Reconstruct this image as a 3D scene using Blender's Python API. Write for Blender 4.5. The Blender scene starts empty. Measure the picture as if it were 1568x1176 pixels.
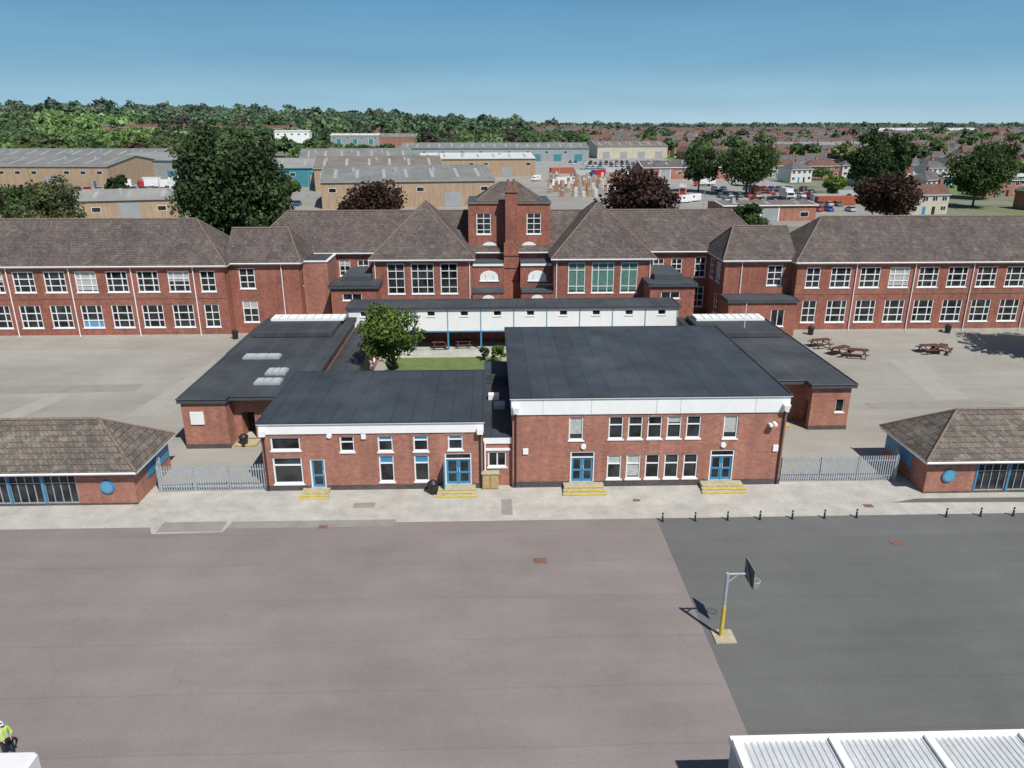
import bpy, math, random
import numpy as np
from mathutils import Vector, Matrix
random.seed(7); rng=np.random.default_rng(7)
S=bpy.context.scene
COL=S.collection

# ------------------------------------------------------------------ materials
def _n(nt,t,**kw):
    n=nt.nodes.new(t)
    for k,v in kw.items(): setattr(n,k,v)
    return n
def M_(nt,op,a,b=None,c=None):
    n=_n(nt,'ShaderNodeMath',operation=op)
    for i,v in enumerate((a,b,c)):
        if v is None: continue
        if isinstance(v,(int,float)): n.inputs[i].default_value=v
        else: nt.links.new(v,n.inputs[i])
    return n.outputs[0]
def mixc(nt,f,a,b,blend='MIX'):
    n=_n(nt,'ShaderNodeMix',data_type='RGBA',blend_type=blend)
    for i,v in ((0,f),(6,a),(7,b)):
        if isinstance(v,(int,float)): n.inputs[i].default_value=v
        elif isinstance(v,tuple): n.inputs[i].default_value=(v[0],v[1],v[2],1)
        else: nt.links.new(v,n.inputs[i])
    return n.outputs[2]
def noise(nt,vec,scale,detail=4,rough=.55):
    n=_n(nt,'ShaderNodeTexNoise'); n.inputs['Scale'].default_value=scale
    n.inputs['Detail'].default_value=detail; n.inputs['Roughness'].default_value=rough
    nt.links.new(vec,n.inputs['Vector']); return n.outputs['Fac']
def ramp(nt,v,a,b,lo=0.,hi=1.):
    n=_n(nt,'ShaderNodeMapRange'); nt.links.new(v,n.inputs[0])
    n.inputs[1].default_value=a; n.inputs[2].default_value=b
    n.inputs[3].default_value=lo; n.inputs[4].default_value=hi
    return n.outputs[0]
def base(name,rough=.8,metal=0):
    m=bpy.data.materials.new(name); m.use_nodes=True
    nt=m.node_tree; b=nt.nodes['Principled BSDF']
    b.inputs['Roughness'].default_value=rough; b.inputs['Metallic'].default_value=metal
    pos=_n(nt,'ShaderNodeNewGeometry').outputs['Position']
    return m,nt,b,pos
def scale_col(nt,col,f):
    n=_n(nt,'ShaderNodeVectorMath',operation='SCALE')
    if isinstance(col,tuple): n.inputs[0].default_value=col
    else: nt.links.new(col,n.inputs[0])
    nt.links.new(f,n.inputs['Scale']); return n.outputs[0]
def bump(nt,b,h,st=.3,d=.02):
    n=_n(nt,'ShaderNodeBump'); n.inputs['Strength'].default_value=st; n.inputs['Distance'].default_value=d
    nt.links.new(h,n.inputs['Height']); nt.links.new(n.outputs[0],b.inputs['Normal'])
def simple(name,col,rough=.7,var=.15,sc=.6,metal=0,fine=6.):
    m,nt,b,pos=base(name,rough,metal)
    f=M_(nt,'ADD',M_(nt,'MULTIPLY',noise(nt,pos,sc,5),.6),M_(nt,'MULTIPLY',noise(nt,pos,fine,3),.4))
    f=ramp(nt,f,.3,.7,1-var,1+var)
    nt.links.new(scale_col(nt,col,f),b.inputs['Base Color']); return m
def wallvec(nt,pos,kz=1.):
    s=_n(nt,'ShaderNodeSeparateXYZ'); nt.links.new(pos,s.inputs[0])
    c=_n(nt,'ShaderNodeCombineXYZ'); nt.links.new(M_(nt,'ADD',s.outputs[0],s.outputs[1]),c.inputs[0])
    nt.links.new(M_(nt,'MULTIPLY',s.outputs[2],kz),c.inputs[1]); return c.outputs[0],s
def brick(name,c1,c2,mort,w=.225,h=.075,ms=.012,var=.26,streak=True):
    m,nt,b,pos=base(name,.9)
    v,s=wallvec(nt,pos)
    t=_n(nt,'ShaderNodeTexBrick'); nt.links.new(v,t.inputs['Vector'])
    t.inputs['Scale'].default_value=1; t.inputs['Brick Width'].default_value=w; t.inputs['Row Height'].default_value=h
    t.inputs['Mortar Size'].default_value=ms; t.inputs['Bias'].default_value=-.1
    t.inputs['Color1'].default_value=(*c1,1); t.inputs['Color2'].default_value=(*c2,1); t.inputs['Mortar'].default_value=(*mort,1)
    f=M_(nt,'ADD',M_(nt,'MULTIPLY',noise(nt,pos,.45,5),.5),M_(nt,'MULTIPLY',noise(nt,pos,3.2,3),.5))
    f=ramp(nt,f,.3,.7,1-var,1+var)
    mp=_n(nt,'ShaderNodeMapping'); mp.inputs['Scale'].default_value=(1.6,1.6,.12); nt.links.new(pos,mp.inputs[0])
    f2=ramp(nt,noise(nt,mp.outputs[0],1.2,4),.35,.75,1.08,.78)
    mp2=_n(nt,'ShaderNodeMapping'); mp2.inputs['Scale'].default_value=(1,1,4); nt.links.new(pos,mp2.inputs[0])
    f3=ramp(nt,noise(nt,mp2.outputs[0],2.4,3,.7),.3,.7,.82,1.18)
    f=M_(nt,'MULTIPLY',M_(nt,'MULTIPLY',f,f2),f3)
    k=ramp(nt,noise(nt,pos,.22,4),.55,.7,0,.2)
    nt.links.new(mixc(nt,k,scale_col(nt,t.outputs['Color'],f),(.34,.18,.125)),b.inputs['Base Color'])
    bump(nt,b,t.outputs['Fac'],.15,-.01); return m
def tiles(name,c1,c2,moss,rowh=.22):
    m,nt,b,pos=base(name,.9)
    v,s=wallvec(nt,pos)
    t=_n(nt,'ShaderNodeTexBrick'); nt.links.new(v,t.inputs['Vector'])
    t.inputs['Scale'].default_value=1; t.inputs['Brick Width'].default_value=.3; t.inputs['Row Height'].default_value=rowh
    t.inputs['Mortar Size'].default_value=.02; t.inputs['Bias'].default_value=0.
    t.inputs['Color1'].default_value=(*c1,1); t.inputs['Color2'].default_value=(*c2,1)
    t.inputs['Mortar'].default_value=(c1[0]*.35,c1[1]*.35,c1[2]*.35,1)
    f=ramp(nt,noise(nt,pos,.35,6,.65),.3,.72,.70,1.35)
    f=M_(nt,'MULTIPLY',f,ramp(nt,noise(nt,pos,5.5,3,.7),.3,.7,.75,1.25))
    col=scale_col(nt,t.outputs['Color'],f)
    k=ramp(nt,noise(nt,pos,1.3,8,.78),.52,.68,0,.8)
    col=mixc(nt,k,col,moss)
    k3=ramp(nt,noise(nt,pos,.5,5,.7),.58,.7,0,.6)
    col=mixc(nt,k3,col,(c2[0]*.6,c2[1]*.6,c2[2]*.6))
    nt.links.new(col,b.inputs['Base Color']); bump(nt,b,t.outputs['Fac'],.4,-.03); return m

MB=brick('red_brick',(.385,.12,.072),(.26,.073,.046),(.36,.25,.20))
MBO=brick('old_red_brick',(.35,.09,.054),(.215,.055,.038),(.29,.17,.13),var=.32)
MBD=brick('plinth_brick',(.07,.055,.06),(.035,.03,.035),(.13,.12,.11))
MBT=brick('tan_brick',(.42,.30,.19),(.36,.25,.15),(.36,.28,.2),var=.12)
MT=tiles('roof_tile',(.132,.102,.092),(.082,.066,.062),(.185,.168,.148))
MT2=tiles('mossy_tile',(.175,.145,.12),(.10,.083,.072),(.27,.25,.195),.26)
MTR=tiles('house_tile',(.19,.09,.065),(.13,.07,.055),(.19,.15,.12))
MTG=tiles('house_slate',(.135,.13,.135),(.10,.098,.106),(.18,.17,.15))
MW=simple('white_fascia',(.83,.84,.83),.5,.05,1.2)
MWD=simple('white_frame',(.78,.79,.79),.45,.06,2)
MGR=simple('grey_metal',(.38,.42,.46),.45,.15,3,.15)
MDK=simple('dark_pipe',(.03,.03,.033),.5,.2)
MBL=simple('blue_paint',(.05,.23,.42),.45,.15)
MBLP=simple('pale_blue_paint',(.11,.32,.46),.45,.15)
MYE=simple('yellow_paint',(.60,.46,.07),.6,.25,3)
MYT=simple('worn_step_concrete',(.40,.37,.27),.85,.3,4)
MCON=simple('concrete',(.42,.40,.36),.85,.2,1)
MWOOD=simple('pale_wood',(.42,.30,.14),.7,.25,3)
MPIC=simple('stained_wood',(.11,.045,.03),.7,.25,5)
MBLK=simple('black_plastic',(.02,.02,.022),.45,.2)
MSHADE=simple('interior_dark',(.03,.03,.032),.9,.2)  # near-black backing of void openings, interior shade painted as colour
MBLIND=simple('blind',(.42,.43,.41),.8,.2,3)
MGCURT=simple('green_curtain',(.08,.20,.16),.8,.3,3)
MLEAD=simple('lead_flat_roof',(.06,.072,.085),.7,.25,.5)
MRIDGE=simple('ridge_tile',(.19,.14,.11),.85,.35,3)
MRUST=simple('rusty_cover',(.20,.10,.07),.8,.3,5)
MMET=simple('metal_sheet',(.55,.57,.58),.45,.18,1,.05)
MPADC=simple('pad_concrete',(.42,.36,.25),.9,.2,3)

def flatroof(name,col,pitch):
    m,nt,b,pos=base(name,.68)
    s=_n(nt,'ShaderNodeSeparateXYZ'); nt.links.new(pos,s.inputs[0])
    fr=M_(nt,'FRACT',M_(nt,'DIVIDE',s.outputs[0],pitch))
    line=ramp(nt,M_(nt,'ABSOLUTE',M_(nt,'SUBTRACT',fr,.5)),.455,.5,0,1)
    cell=_n(nt,'ShaderNodeTexWhiteNoise',noise_dimensions='1D'); nt.links.new(M_(nt,'FLOOR',M_(nt,'DIVIDE',s.outputs[0],pitch)),cell.inputs['W'])
    f=M_(nt,'MULTIPLY',ramp(nt,noise(nt,pos,.35,6,.6),.3,.7,.75,1.28),ramp(nt,cell.outputs['Value'],0,1,.90,1.10))
    f=M_(nt,'MULTIPLY',f,ramp(nt,line,0,1,1,.58))
    f=M_(nt,'MULTIPLY',f,ramp(nt,noise(nt,pos,8,3,.6),.3,.7,.88,1.12))
    k=ramp(nt,noise(nt,pos,.16,6,.65),.50,.75,0,.45)
    c=mixc(nt,k,scale_col(nt,col,f),(.10,.11,.11))
    nt.links.new(c,b.inputs['Base Color']); return m
MFR=flatroof('felt_roof',(.038,.048,.060),1.32)
MFR2=flatroof('felt_roof_old',(.050,.056,.064),.98)

def glassmat(name,col,rough=.08):
    m,nt,b,pos=base(name,rough)
    f=ramp(nt,noise(nt,pos,.9,3),.35,.65,.3,2.2)
    nt.links.new(scale_col(nt,col,f),b.inputs['Base Color'])
    b.inputs['Specular IOR Level'].default_value=.42
    return m
MG=glassmat('window_glass',(.020,.022,.024))

def court(name,col,lane,tint,seam=.9):
    m,nt,b,pos=base(name,.92)
    s=_n(nt,'ShaderNodeSeparateXYZ'); nt.links.new(pos,s.inputs[0])
    wob=M_(nt,'MULTIPLY',M_(nt,'SUBTRACT',noise(nt,pos,.25,2),.5),.25)
    y=M_(nt,'DIVIDE',M_(nt,'ADD',s.outputs[1],wob),lane)
    cell=_n(nt,'ShaderNodeTexWhiteNoise',noise_dimensions='1D'); nt.links.new(M_(nt,'FLOOR',y),cell.inputs['W'])
    fr=M_(nt,'ABSOLUTE',M_(nt,'SUBTRACT',M_(nt,'FRACT',y),.5))
    f=M_(nt,'MULTIPLY',ramp(nt,cell.outputs['Value'],0,1,.955,1.04),ramp(nt,fr,.484,.5,1,seam))
    mp=_n(nt,'ShaderNodeMapping'); mp.inputs['Scale'].default_value=(.25,1.4,1); nt.links.new(pos,mp.inputs[0])
    f=M_(nt,'MULTIPLY',f,ramp(nt,noise(nt,mp.outputs[0],.5,6,.6),.3,.7,.93,1.07))
    f=M_(nt,'MULTIPLY',f,ramp(nt,noise(nt,pos,.12,6,.65),.3,.7,.86,1.12))
    f=M_(nt,'MULTIPLY',f,ramp(nt,noise(nt,pos,22,3,.7),.3,.7,.80,1.2))
    vo=_n(nt,'ShaderNodeTexVoronoi',feature='DISTANCE_TO_EDGE'); vo.inputs['Scale'].default_value=.07
    wv=_n(nt,'ShaderNodeVectorMath',operation='ADD'); nt.links.new(pos,wv.inputs[0])
    nn=_n(nt,'ShaderNodeTexNoise'); nn.inputs['Scale'].default_value=.35; nt.links.new(pos,nn.inputs['Vector'])
    sc=_n(nt,'ShaderNodeVectorMath',operation='SCALE'); nt.links.new(nn.outputs['Color'],sc.inputs[0]); sc.inputs['Scale'].default_value=5
    nt.links.new(sc.outputs[0],wv.inputs[1]); nt.links.new(wv.outputs[0],vo.inputs['Vector'])
    f=M_(nt,'MULTIPLY',f,ramp(nt,vo.outputs['Distance'],0,.004,.93,1))
    spots=ramp(nt,noise(nt,pos,1.6,3,.5),.68,.74,0,.4)
    c=mixc(nt,spots,scale_col(nt,col,f),tint)
    pale=ramp(nt,noise(nt,pos,.07,5,.6),.52,.72,0,.30)
    c=mixc(nt,pale,c,(col[0]*1.2,col[1]*1.2,col[2]*1.2))
    nt.links.new(c,b.inputs['Base Color']); bump(nt,b,noise(nt,pos,40,2),.2,.01); return m
MCR=court('red_tarmac',(.222,.192,.182),3.35,(.18,.16,.15),.86)
MCG=court('grey_tarmac',(.122,.125,.120),3.0,(.10,.10,.098),.86)
MYARD=court('playground_asphalt',(.305,.290,.255),5.0,(.22,.21,.19),.86)
def paving(name,col):
    m,nt,b,pos=base(name,.9)
    t=_n(nt,'ShaderNodeTexBrick'); nt.links.new(pos,t.inputs['Vector'])
    t.offset=.37
    t.inputs['Scale'].default_value=1; t.inputs['Brick Width'].default_value=5.3; t.inputs['Row Height'].default_value=2.4
    t.inputs['Mortar Size'].default_value=.012; t.inputs['Color1'].default_value=(*col,1)
    t.inputs['Color2'].default_value=(col[0]*.92,col[1]*.92,col[2]*.91,1); t.inputs['Mortar'].default_value=(col[0]*.72,col[1]*.72,col[2]*.7,1)
    f=M_(nt,'MULTIPLY',ramp(nt,noise(nt,pos,.6,7,.7),.3,.7,.76,1.16),ramp(nt,noise(nt,pos,9,3),.3,.7,.9,1.1))
    c=scale_col(nt,t.outputs['Color'],f)
    k=ramp(nt,noise(nt,pos,1.4,6,.7),.58,.7,0,.5)
    nt.links.new(mixc(nt,k,c,(col[0]*.68,col[1]*.68,col[2]*.66)),b.inputs['Base Color']); return m
MPAV=paving('concrete_paving',(.45,.435,.395))
def groundmat():
    m,nt,b,pos=base('land',.95)
    k=ramp(nt,noise(nt,pos,.012,5,.6),.44,.56)
    c=mixc(nt,k,(.13,.18,.055),(.20,.19,.16))
    k2=ramp(nt,noise(nt,pos,.05,4),.5,.6)
    c=mixc(nt,k2,c,(.09,.145,.04))
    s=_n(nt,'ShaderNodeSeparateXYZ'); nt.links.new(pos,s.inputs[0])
    c=mixc(nt,ramp(nt,s.outputs[1],1200,5000,0,.9),c,(.20,.30,.35))  # far land fades to pale blue: distance haze put into its colour
    nt.links.new(c,b.inputs['Base Color']); return m
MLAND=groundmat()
MGRASS=simple('lawn',(.12,.17,.05),.9,.35,.8)
def leafmat(name):
    m=bpy.data.materials.new(name); m.use_nodes=True; nt=m.node_tree; b=nt.nodes['Principled BSDF']
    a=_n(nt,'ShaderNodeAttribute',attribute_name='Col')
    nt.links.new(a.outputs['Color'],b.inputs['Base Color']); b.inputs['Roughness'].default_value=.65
    b.inputs['Specular IOR Level'].default_value=.25
    tr=_n(nt,'ShaderNodeBsdfTranslucent'); nt.links.new(a.outputs['Color'],tr.inputs[0])
    mx=_n(nt,'ShaderNodeMixShader'); mx.inputs[0].default_value=.3
    nt.links.new(b.outputs[0],mx.inputs[1]); nt.links.new(tr.outputs[0],mx.inputs[2])
    nt.links.new(mx.outputs[0],nt.nodes['Material Output'].inputs[0]); return m
MLEAF=leafmat('foliage')
MBARK=simple('bark',(.10,.075,.055),.9,.3,4)

# ------------------------------------------------------------------ builder
class B:
    def __init__(s,name,loc=(0,0,0),rz=0,world=False):
        s.name=name; s.loc=Vector(loc); s.rz=rz; s.world=world; s.parts={}
    def poly(s,part,mat,pts):
        p=s.parts.setdefault((part,mat.name),dict(v=[],f=[],m=mat)); i=len(p['v'])
        p['v']+= [tuple(q) for q in pts]; p['f'].append(tuple(range(i,i+len(pts))))
    def hexa(s,part,mat,q):
        p=s.parts.setdefault((part,mat.name),dict(v=[],f=[],m=mat)); i=len(p['v'])
        p['v']+= [tuple(a) for a in q]
        for f in ((3,2,1,0),(4,5,6,7),(0,1,5,4),(1,2,6,5),(2,3,7,6),(3,0,4,7)): p['f'].append(tuple(i+k for k in f))
    def box(s,part,mat,x0,x1,y0,y1,z0,z1):
        s.hexa(part,mat,[(x0,y0,z0),(x1,y0,z0),(x1,y1,z0),(x0,y1,z0),(x0,y0,z1),(x1,y0,z1),(x1,y1,z1),(x0,y1,z1)])
    def tube(s,part,mat,p0,p1,r0,r1=None,n=8,cap=True):
        r1=r0 if r1 is None else r1
        p0=Vector(p0);p1=Vector(p1); d=(p1-p0).normalized()
        a=d.orthogonal().normalized(); c=d.cross(a)
        p=s.parts.setdefault((part,mat.name),dict(v=[],f=[],m=mat)); i=len(p['v'])
        for P,r in ((p0,r0),(p1,r1)):
            for k in range(n):
                t=2*math.pi*k/n; p['v'].append(tuple(P+a*math.cos(t)*r+c*math.sin(t)*r))
        for k in range(n):
            k2=(k+1)%n; p['f'].append((i+k,i+k2,i+n+k2,i+n+k))
        if cap:
            p['f'].append(tuple(i+k for k in range(n))[::-1]); p['f'].append(tuple(i+n+k for k in range(n)))
    def done(s):
        e=bpy.data.objects.new(s.name,None); COL.objects.link(e); e.location=s.loc; e.rotation_euler[2]=s.rz
        e.empty_display_size=.5
        off=s.loc if s.world else Vector((0,0,0))
        for (part,_),p in s.parts.items():
            me=bpy.data.meshes.new(part); me.from_pydata([(v[0]-off.x,v[1]-off.y,v[2]-off.z) for v in p['v']],[],p['f'])
            me.materials.append(p['m']); me.update()
            o=bpy.data.objects.new(part,me); COL.objects.link(o); o.parent=e
        return e
    def mesh(s):
        me=bpy.data.meshes.new(s.name); v=[];f=[];mi=[];ms=[]
        for p in s.parts.values():
            if p['m'] not in ms: ms.append(p['m'])
            k=ms.index(p['m']); i=len(v); v+=p['v']
            for q in p['f']: f.append(tuple(a+i for a in q)); mi.append(k)
        me.from_pydata(v,[],f)
        for m in ms: me.materials.append(m)
        me.polygons.foreach_set('material_index',mi); me.update(); return me
def inst(name,me,loc,rz=0,sc=1):
    o=bpy.data.objects.new(name,me); COL.objects.link(o); o.location=loc; o.rotation_euler[2]=rz
    o.scale=(sc,sc,sc) if isinstance(sc,(int,float)) else sc; return o

class F:   # wall frame
    def __init__(s,b,O,u,n,zb=0): s.b=b;s.O=O;s.u=u;s.n=n;s.zb=zb
    def p(s,a,z,o=0): return (s.O[0]+s.u[0]*a+s.n[0]*o, s.O[1]+s.u[1]*a+s.n[1]*o, z+s.zb)
    def quad(s,part,m,a0,a1,z0,z1,o): s.b.poly(part,m,[s.p(a0,z0,o),s.p(a1,z0,o),s.p(a1,z1,o),s.p(a0,z1,o)])
    def bar(s,part,m,a0,a1,z0,z1,o0,o1):
        s.b.hexa(part,m,[s.p(a0,z0,o0),s.p(a1,z0,o0),s.p(a1,z0,o1),s.p(a0,z0,o1),s.p(a0,z1,o0),s.p(a1,z1,o0),s.p(a1,z1,o1),s.p(a0,z1,o1)])
KIND={ 'wing':dict(mul=[.27,.73],tr=[.36,.68],ft=.11,bt=.10),
 'wingn':dict(mul=[.5],tr=[.36,.68],ft=.11,bt=.09),
 'tall':dict(mul=[.5],tr=[.25,.5,.78],ft=.11,bt=.08),
 'tall3':dict(mul=[.3,.7],tr=[.25,.5,.78],ft=.11,bt=.08),
 'gtall':dict(mul=[.5],tr=[.25,.78],ft=.11,bt=.08,curt=1),
 'gtall3':dict(mul=[.3,.7],tr=[.25,.78],ft=.11,bt=.08,curt=1),
 'hall':dict(mul=[],tr=[.38],ft=.085,bt=.07),
 'hallw':dict(mul=[],tr=[],ft=.085,bt=.07,blind=.75),
 'bluet':dict(mul=[],tr=[.30],ft=.09,bt=.08,bluep=1),
 'wide':dict(mul=[],tr=[.3],ft=.1,bt=.1),
 'strip':dict(mul=[],tr=[],ft=.1,bt=.1),
 'sm':dict(mul=[.5],tr=[],ft=.09,bt=.08),
 'plain':dict(mul=[],tr=[],ft=.05,bt=.05),
 'void':dict(), 'door1':dict(), 'door2':dict(),
 'glazed':dict(mul=[.25,.5,.75],tr=[.28],ft=.07,bt=.045,blue=1)}
def opening(f,a0,a1,z0,z1,kind,wm):
    k=KIND[kind]; D=-.13; w=a1-a0; h=z1-z0
    if kind=='void': D=-1.5
    f.b.poly('reveals',wm,[f.p(a0,z0),f.p(a0,z0,D-.02),f.p(a0,z1,D-.02),f.p(a0,z1)])
    f.b.poly('reveals',wm,[f.p(a1,z0),f.p(a1,z0,D-.02),f.p(a1,z1,D-.02),f.p(a1,z1)])
    f.b.poly('reveals',wm,[f.p(a0,z1),f.p(a1,z1),f.p(a1,z1,D-.02),f.p(a0,z1,D-.02)])
    f.b.poly('reveals',MCON,[f.p(a0,z0),f.p(a1,z0),f.p(a1,z0,D-.02),f.p(a0,z0,D-.02)])
    if kind=='void': f.quad('recess',MSHADE,a0,a1,z0,z1,D); return
    fm=MWD
    if kind.startswith('door'):
        f.quad('doors',MBL,a0,a1,z0,z1,D)
        t=.09
        for b_ in ((a0,a0+t,z0,z1),(a1-t,a1,z0,z1),(a0+t,a1-t,z1-t,z1)): f.bar('frames',fm,*b_,D+.003,-.04)
        n=2 if kind=='door2' else 1; lw=(w-2*t)/n
        if h>2.15:
            f.bar('frames',fm,a0+t,a1-t,z1-.48,z1-.42,D+.003,-.05); f.quad('glass',MG,a0+t,a1-t,z1-.42,z1-t,D+.006); zt=z1-.48
        else: zt=z1-t
        for i in range(n):
            l=a0+t+i*lw
            f.quad('glass',MG,l+.14,l+lw-.14,z0+.95,zt-.14,D+.012)
            f.quad('glass',MG,l+.14,l+lw-.14,z0+.2,z0+.78,D+.012)
            f.bar('handles',MMET,l+lw-.1 if i==0 else l+.06,l+lw-.06 if i==0 else l+.1,z0+.9,z0+1.2,D+.004,-.06)
            if i: f.bar('frames',MBL,l-.03,l+.03,z0,zt,D+.004,-.09)
        return
    f.quad('glass',MG,a0,a1,z0,z1,D)
    if k.get('curt'): f.quad('curtains',MGCURT,a0+.1,a1-.1,z0+.3,z1-.1,D+.01)
    r=random.random()
    if k.get('blind') : f.quad('blinds',MBLIND,a0,a1,z1-h*k['blind'],z1,D+.008)
    elif kind in('wing','wingn','hall','tall') and r<(.13 if kind!='hall' else .1): f.quad('blinds',MBLIND,a0+.05,a1-.05,z1-h*random.choice([.3,.36,.5,.9]),z1-.05,D+.008)
    elif kind in('wing','wingn') and r<.17: f.quad('blinds',MBLP,a0+.05,a1-.05,z0+.1,z0+h*.36,D+.008)
    if k.get('bluep'): f.quad('blue_panel',MBL,a0,a1,z1-h*.3,z1,D+.01)
    t=k['ft']; bt=k['bt']
    if k.get('blue'):
        fm=MGR; f.bar('blue_posts',MBL,a0-.07,a0+.06,z0,z1,-.05,.04)
    for b_ in ((a0,a0+t,z0,z1),(a1-t,a1,z0,z1),(a0+t,a1-t,z1-t,z1),(a0+t,a1-t,z0,z0+t)): f.bar('frames',fm,*b_,D+.003,-.055)
    for tr in k['tr']:
        z=z1-tr*h; f.bar('frames',fm,a0+t,a1-t,z-bt/2,z+bt/2,D+.003,-.06)
    for mu in k['mul']:
        a=a0+mu*w; f.bar('frames',fm,a-bt/2,a+bt/2,z0+t,z1-t,D+.003,-.068)
    if kind!='glazed':
        f.bar('sills',MWD,a0-.07,a1+.07,z0-.09,z0+.012,-.1,.06)
        if wm in (MB,MBO) and w<3: f.bar('soldier_lintel',wm,a0-.1,a1+.1,z1+.004,z1+.2,-.02,.012)
def facade(b,O,u,n,L,z0,z1,ops,wm=MB,part='walls'):
    f=F(b,O,u,n)
    A=sorted({0,L}|{round(v,4) for o in ops for v in o[:2]}); Z=sorted({z0,z1}|{round(v,4) for o in ops for v in o[2:4]})
    A=[a for a in A if 0<=a<=L]; Z=[z for z in Z if z0<=z<=z1]
    for i in range(len(A)-1):
        for j in range(len(Z)-1):
            am=(A[i]+A[i+1])/2; zm=(Z[j]+Z[j+1])/2
            if any(o[0]<am<o[1] and o[2]<zm<o[3] for o in ops): continue
            f.quad(part,wm,A[i],A[i+1],Z[j],Z[j+1],0)
    for o in ops: opening(f,*o,wm)
    return f
def walls4(b,x0,x1,y0,y1,z0,z1,front=(),left=(),right=(),wm=MB):
    f=facade(b,(x0,y0),(1,0),(0,-1),x1-x0,z0,z1,[(o[0]-x0,o[1]-x0,*o[2:]) for o in front],wm)
    facade(b,(x0,y0),(0,1),(-1,0),y1-y0,z0,z1,[(o[0]-y0,o[1]-y0,*o[2:]) for o in left],wm)
    facade(b,(x1,y0),(0,1),(1,0),y1-y0,z0,z1,[(o[0]-y0,o[1]-y0,*o[2:]) for o in right],wm)
    facade(b,(x0,y1),(1,0),(0,1),x1-x0,z0,z1,[],wm)
    return f
def hiproof(b,x0,x1,y0,y1,ze,zr,hl,hr,axis='x',ov=.4,rm=MT,gut=MW,ridge=True,wm=MB):
    X0,X1,Y0,Y1=x0-ov,x1+ov,y0-ov,y1+ov
    if axis=='x':
        ym=(Y0+Y1)/2; A=(X0+hl,ym,zr); C=(X1-hr,ym,zr)
        c=[(X0,Y0,ze),(X1,Y0,ze),(X1,Y1,ze),(X0,Y1,ze)]
        b.poly('roof',rm,[c[0],c[1],C,A]); b.poly('roof',rm,[c[2],c[3],A,C])
        e1,e2=[c[3],c[0],A],[c[1],c[2],C]
    else:
        xm=(X0+X1)/2; A=(xm,Y0+hl,zr); C=(xm,Y1-hr,zr)
        c=[(X0,Y0,ze),(X1,Y0,ze),(X1,Y1,ze),(X0,Y1,ze)]
        b.poly('roof',rm,[c[1],c[2],C,A]); b.poly('roof',rm,[c[3],c[0],A,C])
        e1,e2=[c[0],c[1],A],[c[2],c[3],C]
    b.poly('roof',rm if hl>0 else wm,e1); b.poly('roof',rm if hr>0 else wm,e2)
    if ridge:
        b.tube('ridge_tiles',MRIDGE,A,C,.12,n=6)
        if hl>0:
            for q in e1[:2]: b.tube('ridge_tiles',MRIDGE,(q[0],q[1],q[2]+.02),A,.09,n=6)
        if hr>0:
            for q in e2[:2]: b.tube('ridge_tiles',MRIDGE,(q[0],q[1],q[2]+.02),C,.09,n=6)
    b.box('soffit',gut,X0+.05,X1-.05,Y0+.05,Y1-.05,ze-.22,ze-.02)
    b.tube('gutter',gut,(X0,Y0-.05,ze-.06),(X1,Y0-.05,ze-.06),.07,n=6)
def flatcap(b,x0,x1,y0,y1,z,th=.12,ov=.25,rm=MFR,edge=MW):
    b.box('roof_edge',edge,x0-ov,x1+ov,y0-ov,y1+ov,z-th,z)
    b.box('roof_covering',rm,x0-ov-.012,x1+ov+.012,y0-ov-.012,y1+ov+.012,z+.004,z+.07)
    for q in ((x0-ov,x1+ov,y0-ov,y0-ov+.12),(x0-ov,x1+ov,y1+ov-.12,y1+ov),(x0-ov,x0-ov+.12,y0-ov+.12,y1+ov-.12),(x1+ov-.12,x1+ov,y0-ov+.12,y1+ov-.12)):
        b.box('roof_kerb',rm,*q,z+.06,z+.13)
def pipe(b,x,y,z0,z1,m=MDK,r=.055): b.tube('downpipe',m,(x,y-.1,z0),(x,y-.1,z1),r,n=6)

# ------------------------------------------------------------------ terrain
def ss(a,b,x):
    t=np.clip((np.asarray(x,dtype=float)-a)/(b-a),0,1); return t*t*(3-2*t)
def hz(x,y): return ss(600,1400,y)*(6+31*ss(350,-750,x))
def terrain():
    xs=np.unique(np.concatenate([np.linspace(-12000,-2000,9),np.linspace(-2000,2000,81),np.linspace(2000,12000,9)]))
    ys=np.unique(np.concatenate([np.linspace(-400,500,10),np.linspace(500,1600,45),np.linspace(1600,16000,14)]))
    X,Y=np.meshgrid(xs,ys); Z=hz(X,Y)
    v=np.stack([X,Y,Z],-1).reshape(-1,3); nx=len(xs)
    f=[(j*nx+i,j*nx+i+1,(j+1)*nx+i+1,(j+1)*nx+i) for j in range(len(ys)-1) for i in range(nx-1)]
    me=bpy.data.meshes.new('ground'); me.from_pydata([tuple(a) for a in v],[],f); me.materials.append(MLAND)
    for p in me.polygons: p.use_smooth=True
    o=bpy.data.objects.new('ground',me); COL.objects.link(o)
terrain()
def sheet(name,mat,pts,z):
    me=bpy.data.meshes.new(name); me.from_pydata([(x,y,z) for x,y in pts],[],[tuple(range(len(pts)))]); me.materials.append(mat)
    o=bpy.data.objects.new(name,me); COL.objects.link(o)
def rect(name,mat,x0,x1,y0,y1,z): sheet(name,mat,[(x0,y0),(x1,y0),(x1,y1),(x0,y1)],z)
rect('playground_asphalt',MYARD,-80,85,45.6,93,.004)
rect('red_playground_court',MCR,-80,10.3,-30,41.6,.008)
rect('grey_playground_court',MCG,10.3,85,-30,41.6,.008)
sheet('concrete_pavement',MPAV,[(-80,41.3),(-21.0,41.3),(-20.6,40.5),(-16.4,40.6),(-16.2,41.5),(85,41.5),(85,46.9),(-80,46.9)],.012)
sheet('tarmac_path',MCG,[(26.2,43.1),(85,41.9),(85,43.4),(28,43.6)],.017)
MPATCH=simple('tarmac_repair',(.26,.24,.22),.9,.2,1.2)
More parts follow.
